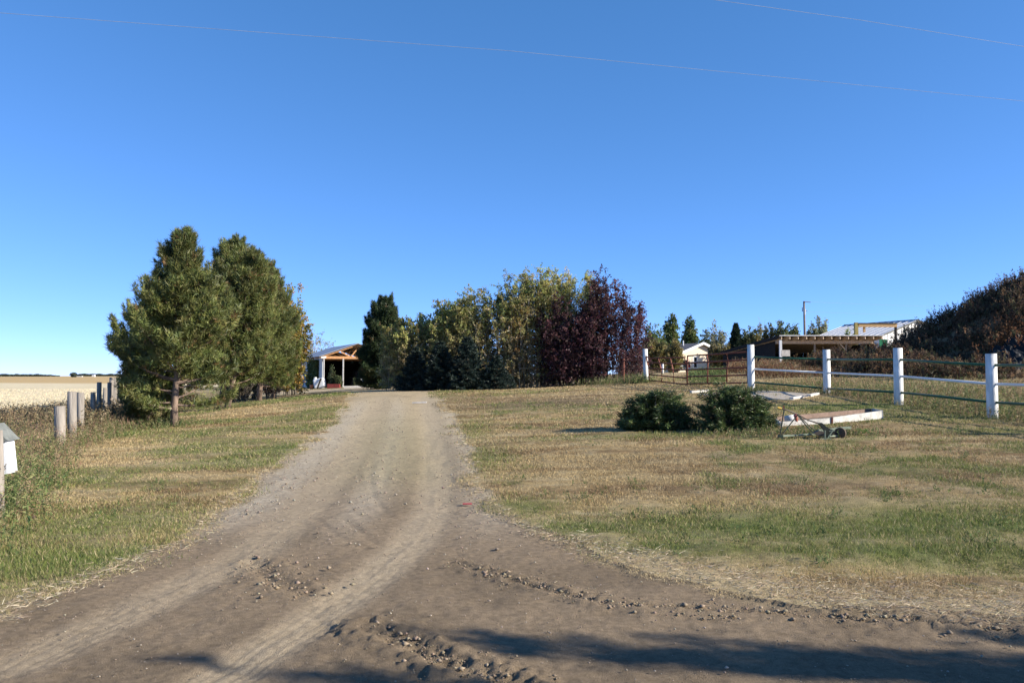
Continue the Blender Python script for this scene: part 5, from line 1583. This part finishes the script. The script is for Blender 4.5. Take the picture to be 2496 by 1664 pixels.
# walls of dark boards, a gap left under the rear wall
nb_ = 26
for k in range(nb_):
    p = Q0 + sv_ + eu * (.15 + (k + .5) * (EW - .3) / nb_)
    zt = p[2] - .1
    MB().box((p[0], p[1] - .08, (zt + gb + .55) / 2), ((EW - .3) / nb_ - .015, .03, zt - gb - .55)).build("wall_plank", DARKW, pbn)
nb_ = 30
for sidew, off_ in ((Q0, .05), (Q1, -.05)):
    for k in range(nb_):
        fr = (.10 + .9 * (k + .5) / nb_)
        p = sidew + sv_ * fr + eu * off_
        zt = p[2] - .32
        MB().box((p[0], p[1], (zt + gb) / 2), (.03, sl * .9 / nb_ - .012, zt - gb), rz=math.atan2(su[1], su[0]) - math.pi / 2).build("wall_plank", DARKW, pbn)
# corral bits in front of the barn
GALV = mat("galvanised_pipe", (.45, .44, .43), .5, .2, 8, metal=.3)
c = at(2042, 895, 50)
t = thing("corral_gate", (c[0], 50, zg(c[0], 50)), "grey pipe corral gate standing in the weeds in front of the pole barn", "gate panel")
for v in (878.5, 886, 893.5, 901):
    MB().tube([at(2027, v, 50), at(2062, v + .3, 50)], .025, 6).build("rail", GALV, t)
for u in (2028, 2044, 2061):
    MB().tube([at(u, 878.5, 50), at(u, 901, 50) + (0, 0, -.3)], .025, 6).build("upright", GALV, t)
c = at(1991, 902, 52)
t = thing("corral_post", (c[0], 52, zg(c[0], 52)), "short dark wooden post in the weeds in front of the pole barn", "post")
MB().tube([(c[0], 52, zg(c[0], 52) - .1), (c[0], 52, at(1991, 868, 52)[2])], .14, 12).build("post", mat("dark_post", (.16, .13, .10), .9, .4, 9), t)
MB().box((c[0], 52, at(1991, 868, 52)[2] + .04), (.3, .3, .07)).build("cap", PALEW, t)
c = at(1968, 895, 53); z = zg(c[0], 53)
for k in range(4):
    pa = at(1956 + 3 * k, 882 + 4.5 * k, 53 - .1 * k); pb = at(1979 - k, 879 + 4.2 * k, 53.3 - .1 * k)
    o = MB().bar(pa, pb, .05, .10).build("loose_board", PALEW, None)
    tag(o, ["topmost pale board", "second pale board from the top", "third pale board from the top", "lowest pale board"][k] + " of the stack leaning on the dark corral post", "board", "pale boards stacked by the corral post")
# green sheet beside the barn
c = at(2153, 835, 66)
t = thing("green_sheet", (c[0], 66, zg(c[0], 66)), "bright green metal sheet panel leaning at the right end of the pole barn", "sheet")
MB().box((c[0], 66, (at(2153, 827, 66)[2] + zg(c[0], 66)) / 2), (.62, .05, at(2153, 827, 66)[2] - zg(c[0], 66))).build("sheet", mat("green_sheet", (.02, .22, .09), .5, .3, 6), t)

# ------------------------------------------------------------------ WHITE BARN
BTIN = mat("white_barn_roof", (.62, .61, .61), .5, .1, 3, spec=.3)
BWALL = mat("white_barn_wall", (.72, .72, .70), .7, .12, 3)
EDGE = mat("dark_green_trim", (.05, .06, .055), .6)
A0 = at(2233.5, 779.7, 94.7)
aw = unit(np.array([-.40, .915, 0.])); gw = np.array([-.915, -.40, 0.]); BL, BW, BD = 10.5, 5.4, 1.75
bz = 1.9
wb = thing("white_barn", (A0[0], A0[1], bz), "white barn with pale metal gable roof behind the pole barn", "barn")


def bp_(w, l, z):
    return np.array([A0[0], A0[1], 0]) + gw * w + aw * l + np.array([0, 0, z])


for s in (1, -1):
    r_ = MB().prism([bp_(0, -.3, A0[2]), bp_(s * (BW + .3), -.3, A0[2] - BD * (BW + .3) / BW), bp_(s * (BW + .3), BL + .3, A0[2] - BD * (BW + .3) / BW), bp_(0, BL + .3, A0[2])], (0, 0, -.06)).build("roof_slope", BTIN, wb)
    for k in range(13):
        l = -.2 + k * (BL + .4) / 12
        MB().bar(bp_(0, l, A0[2] + .02), bp_(s * (BW + .3), l, A0[2] + .02 - BD * (BW + .3) / BW), .05, .05).build("roof_rib", BTIN, r_)
    MB().bar(bp_(0, -.33, A0[2] - .05), bp_(s * (BW + .3), -.33, A0[2] - .05 - BD * (BW + .3) / BW), .05, .16).build("verge_trim", EDGE, wb)
    MB().prism([bp_(s * BW, 0, bz), bp_(s * BW, BL, bz), bp_(s * BW, BL, A0[2] - BD - .08), bp_(s * BW, 0, A0[2] - BD - .08)], gw * (-.1 * s)).build("side_wall", BWALL, wb)
    MB().bar(bp_(s * (BW + .3), -.3, A0[2] - BD * (BW + .3) / BW - .1), bp_(s * (BW + .3), BL + .3, A0[2] - BD * (BW + .3) / BW - .1), .05, .12).build("eave_trim", EDGE, wb)
MB().bar(bp_(0, -.3, A0[2] + .05), bp_(0, BL + .3, A0[2] + .05), .3, .05).build("ridge_cap", EDGE, wb)
for l in (0, BL):
    MB().prism([bp_(-BW, l, bz), bp_(BW, l, bz), bp_(BW, l, A0[2] - BD - .08), bp_(0, l, A0[2] - .08), bp_(-BW, l, A0[2] - BD - .08)], aw * .1).build("gable_wall", BWALL, wb)
for k in range(20):
    w = -BW + .3 + k * (2 * BW - .6) / 19
    MB().box(bp_(w, -.02, (bz + A0[2] - BD - .1 + .9 * (BD - BD * abs(w) / BW)) / 2), (.04, .04, A0[2] - BD - .1 + .9 * (BD - BD * abs(w) / BW) - bz), ax=[gw, aw, np.array([0, 0, 1.0])]).build("wall_rib", BWALL, wb)
# lean-to in front with a timber headboard
c = at(2087, 812, 88)
t = thing("timber_frame", (c[0], 88, zg(c[0], 88)), "unfinished orange timber frame with one thick post standing before the white barn roof", "timber frame")
zt0, zt1 = at(2087, 786, 88)[2], zg(c[0], 88)
MB().box((c[0], 88, (zt0 + zt1) / 2), (.34, .34, zt0 - zt1)).build("post", mat("olive_timber", (.38, .30, .10), .8, .3, 6), t)
pa, pb = at(2092, 792.5, 88), at(2185, 793, 88)
MB().bar(pa, pb, .3, .36).build("beam", mat("tan_timber", (.60, .38, .17), .8, .25, 6), t)
MB().bar(pa + (0, -.02, .21), pb + (.05, -.02, .21), .4, .06).build("beam_cap", DARKW, t)
MB().box((at(2107, 800, 88)[0], 88.06, at(2107, 801, 88)[2]), (.2, .2, .75)).build("stub_post", mat("tan_timber", (.6, .38, .17)), t)
MB().box((at(2183, 800, 88)[0], 88, (at(2183, 796, 88)[2] + zt1) / 2), (.2, .2, at(2183, 796, 88)[2] - zt1)).build("post", DARKW, t)
# leafy sprays in front of the barn roof
px_bush(2070, 870, 801, 72, 18, "leafy shrub rising above the pole barn in front of the white roof", 331, POP, name="leafy_bush", cat="bush", nst=16, ntw=12, nlf=7, leaf=.2, env=.35)

# ------------------------------------------------------------------ POLE AND LINES
GREYP = mat("grey_utility_pole", (.20, .17, .15), .9, .3, 6)
c = at(1961, 815, 86); z = zg(c[0], 86); zt = at(1960, 734, 86)[2]
t = thing("utility_pole", (c[0], 86, z), "grey wooden utility pole with small transformer behind the pole barn", "utility pole")
MB().tube([(c[0] + .05, 86, z - .1), (c[0], 86, zt)], [.15, .10], 10).build("pole", GREYP, t, smooth=True)
MB().bar((c[0] - .05, 85.9, zt - .05), (c[0] + .65, 85.9, zt - .12), .06, .07).build("arm", GREYP, t)
MB().bar((c[0], 85.9, at(1960, 757, 86)[2]), (c[0] + .28, 85.9, at(1960, 758, 86)[2]), .06, .06).build("bracket", GREYP, t)
zz_ = at(1960, 757, 86)[2]
MB().tube([(c[0] - .02, 85.8, zz_ - .45), (c[0] - .02, 85.8, zz_ + .15)], .1, 10).build("transformer", GALV, t)
MB().tube([(c[0] - .22, 85.9, zz_ - .1), (c[0] - .22, 85.9, zz_ + .35)], .04, 8).build("insulator", DARKCAP, t)
WIRE = mat("aluminium_wire", (.30, .33, .40), .6, .3, 5)
for (v0, u1, v1, zo, dz, lab) in [(736, 2330, 748, -.05, .0, "upper faint wire running right from the utility pole"), (760, 2330, 768, -.9, .0, "lower faint wire running right from the utility pole")]:
    a0 = np.array([c[0] + (.5 if v0 < 750 else .25), 85.9, at(1975, v0, 86)[2]]); a1 = at(u1 + 700, v1 + 12, 110)
    pts = [a0 + (a1 - a0) * s + np.array([0, 0, -1.2 * s * (1 - s)]) for s in np.linspace(0, 1, 9)]
    o = MB().tube(pts, .006, 5).build("pole_wire", WIRE, None)
    tag(o, lab, "wire", "wires from the utility pole")


def sky_wire(pl_, z, rad, lab):
    pts = []
    for u, v in pl_:
        q = at(u, v, 1.0) - np.array([0, 0, CAM_Z])
        pts.append(np.array([q[0], 1.0, q[2]]) * ((z - CAM_Z) / q[2]) + np.array([0, 0, CAM_Z]))
    a, b = pts[0], pts[-1]
    full = [a + (b - a) * s for s in (-1.2, -.5)] + pts + [a + (b - a) * s for s in (1.5, 2.2)]
    o = MB().tube(full, rad, 6).build("power_line", WIRE, None)
    tag(o, lab, "power line", "power lines overhead")


sky_wire([(0, 32), (1248, 125), (2496, 247)], 8.6, .0038, "longer overhead power line crossing the whole sky from upper left to right")
sky_wire([(1740, 0), (2100, 50), (2496, 114)], 9.6, .0038, "shorter overhead power line cutting the top right corner of the sky")

# ------------------------------------------------------------------ FAR FIELDS EDGE
FARG = [C(.10, .13, .10), C(.12, .145, .11), C(.085, .11, .09)]


def woods(name, u0, u1, vt0, vt1, d, label, seed, dep=40):
    rng = np.random.default_rng(seed)
    n = int((u1 - u0) * 46)
    u = rng.uniform(u0, u1, n); f = (u - u0) / (u1 - u0)
    topv = vt0 + (vt1 - vt0) * f + (fbm(u * .12, u * 0, seed, 3) - .5) * 3.0 + np.maximum(0, .06 - np.minimum(f, 1 - f)) * 40
    dd = d + rng.uniform(0, dep, n)
    x = (u - 1248) / FPX * dd
    zb = smooth_h(x, dd); ztop = CAM_Z + (917 - topv) / FPX * dd
    P = np.c_[x, dd, zb + (ztop - zb) * rng.random(n) ** .6]
    V, F = leaf_quads(P, d * .0016, rng, 0, .5)
    o = np_obj(name, V, F, LEAF, None, np.repeat(pick(rng, FARG, n), 4, 0))
    tag(o, label, "woodland", None, "stuff")


woods("far_woodland", -700, 146, 911.5, 912.5, 900, "dark strip of far woodland on the horizon at the left", 401)
woods("far_grove", 188, 420, 911.5, 913, 1000, "dark strip of far trees around the white farm sheds on the horizon", 402)
p = at(180, 919, 700)
bush(p[0], 700, at(180, 907.5, 700)[2] - zg(p[0], 700), 2.9, 2.5, "lone round tree on the far field at the horizon", 403, FARG, "tree", "lone_tree", None, nst=60, ntw=14, nlf=10, leaf=.55, env=.35, tmin=.15, twl=.12)
for u0, u1, v0, v1, lab in [(225, 227.6, 913.6, 918, "left one of the two tiny white farm bins on the horizon"), (228.4, 231.5, 913.4, 918, "right one of the two tiny white farm bins on the horizon"), (189, 201, 916.2, 918.6, "low white roofed farm shed on the horizon right of the lone tree")]:
    d = 860
    a0, a1 = at(u0, v1, d), at(u1, v0, d)
    z0 = zg(a0[0], d)
    t = thing("farm_shed", ((a0[0] + a1[0]) / 2, d, z0), lab, "shed", "tiny white farm sheds on the horizon")
    w_ = a1[0] - a0[0]; hgt = a1[2] - z0
    MB().box(((a0[0] + a1[0]) / 2, d, z0 + hgt * .38), (w_, 2.5, hgt * .76)).build("wall", WHITE, t)
    MB().prism([(a0[0] - .1, d - 1.4, z0 + hgt * .76), (a0[0] - .1, d + 1.4, z0 + hgt * .76), (a0[0] - .1, d, z0 + hgt)], (w_ + .2, 0, 0)).build("roof", WHITE, t)
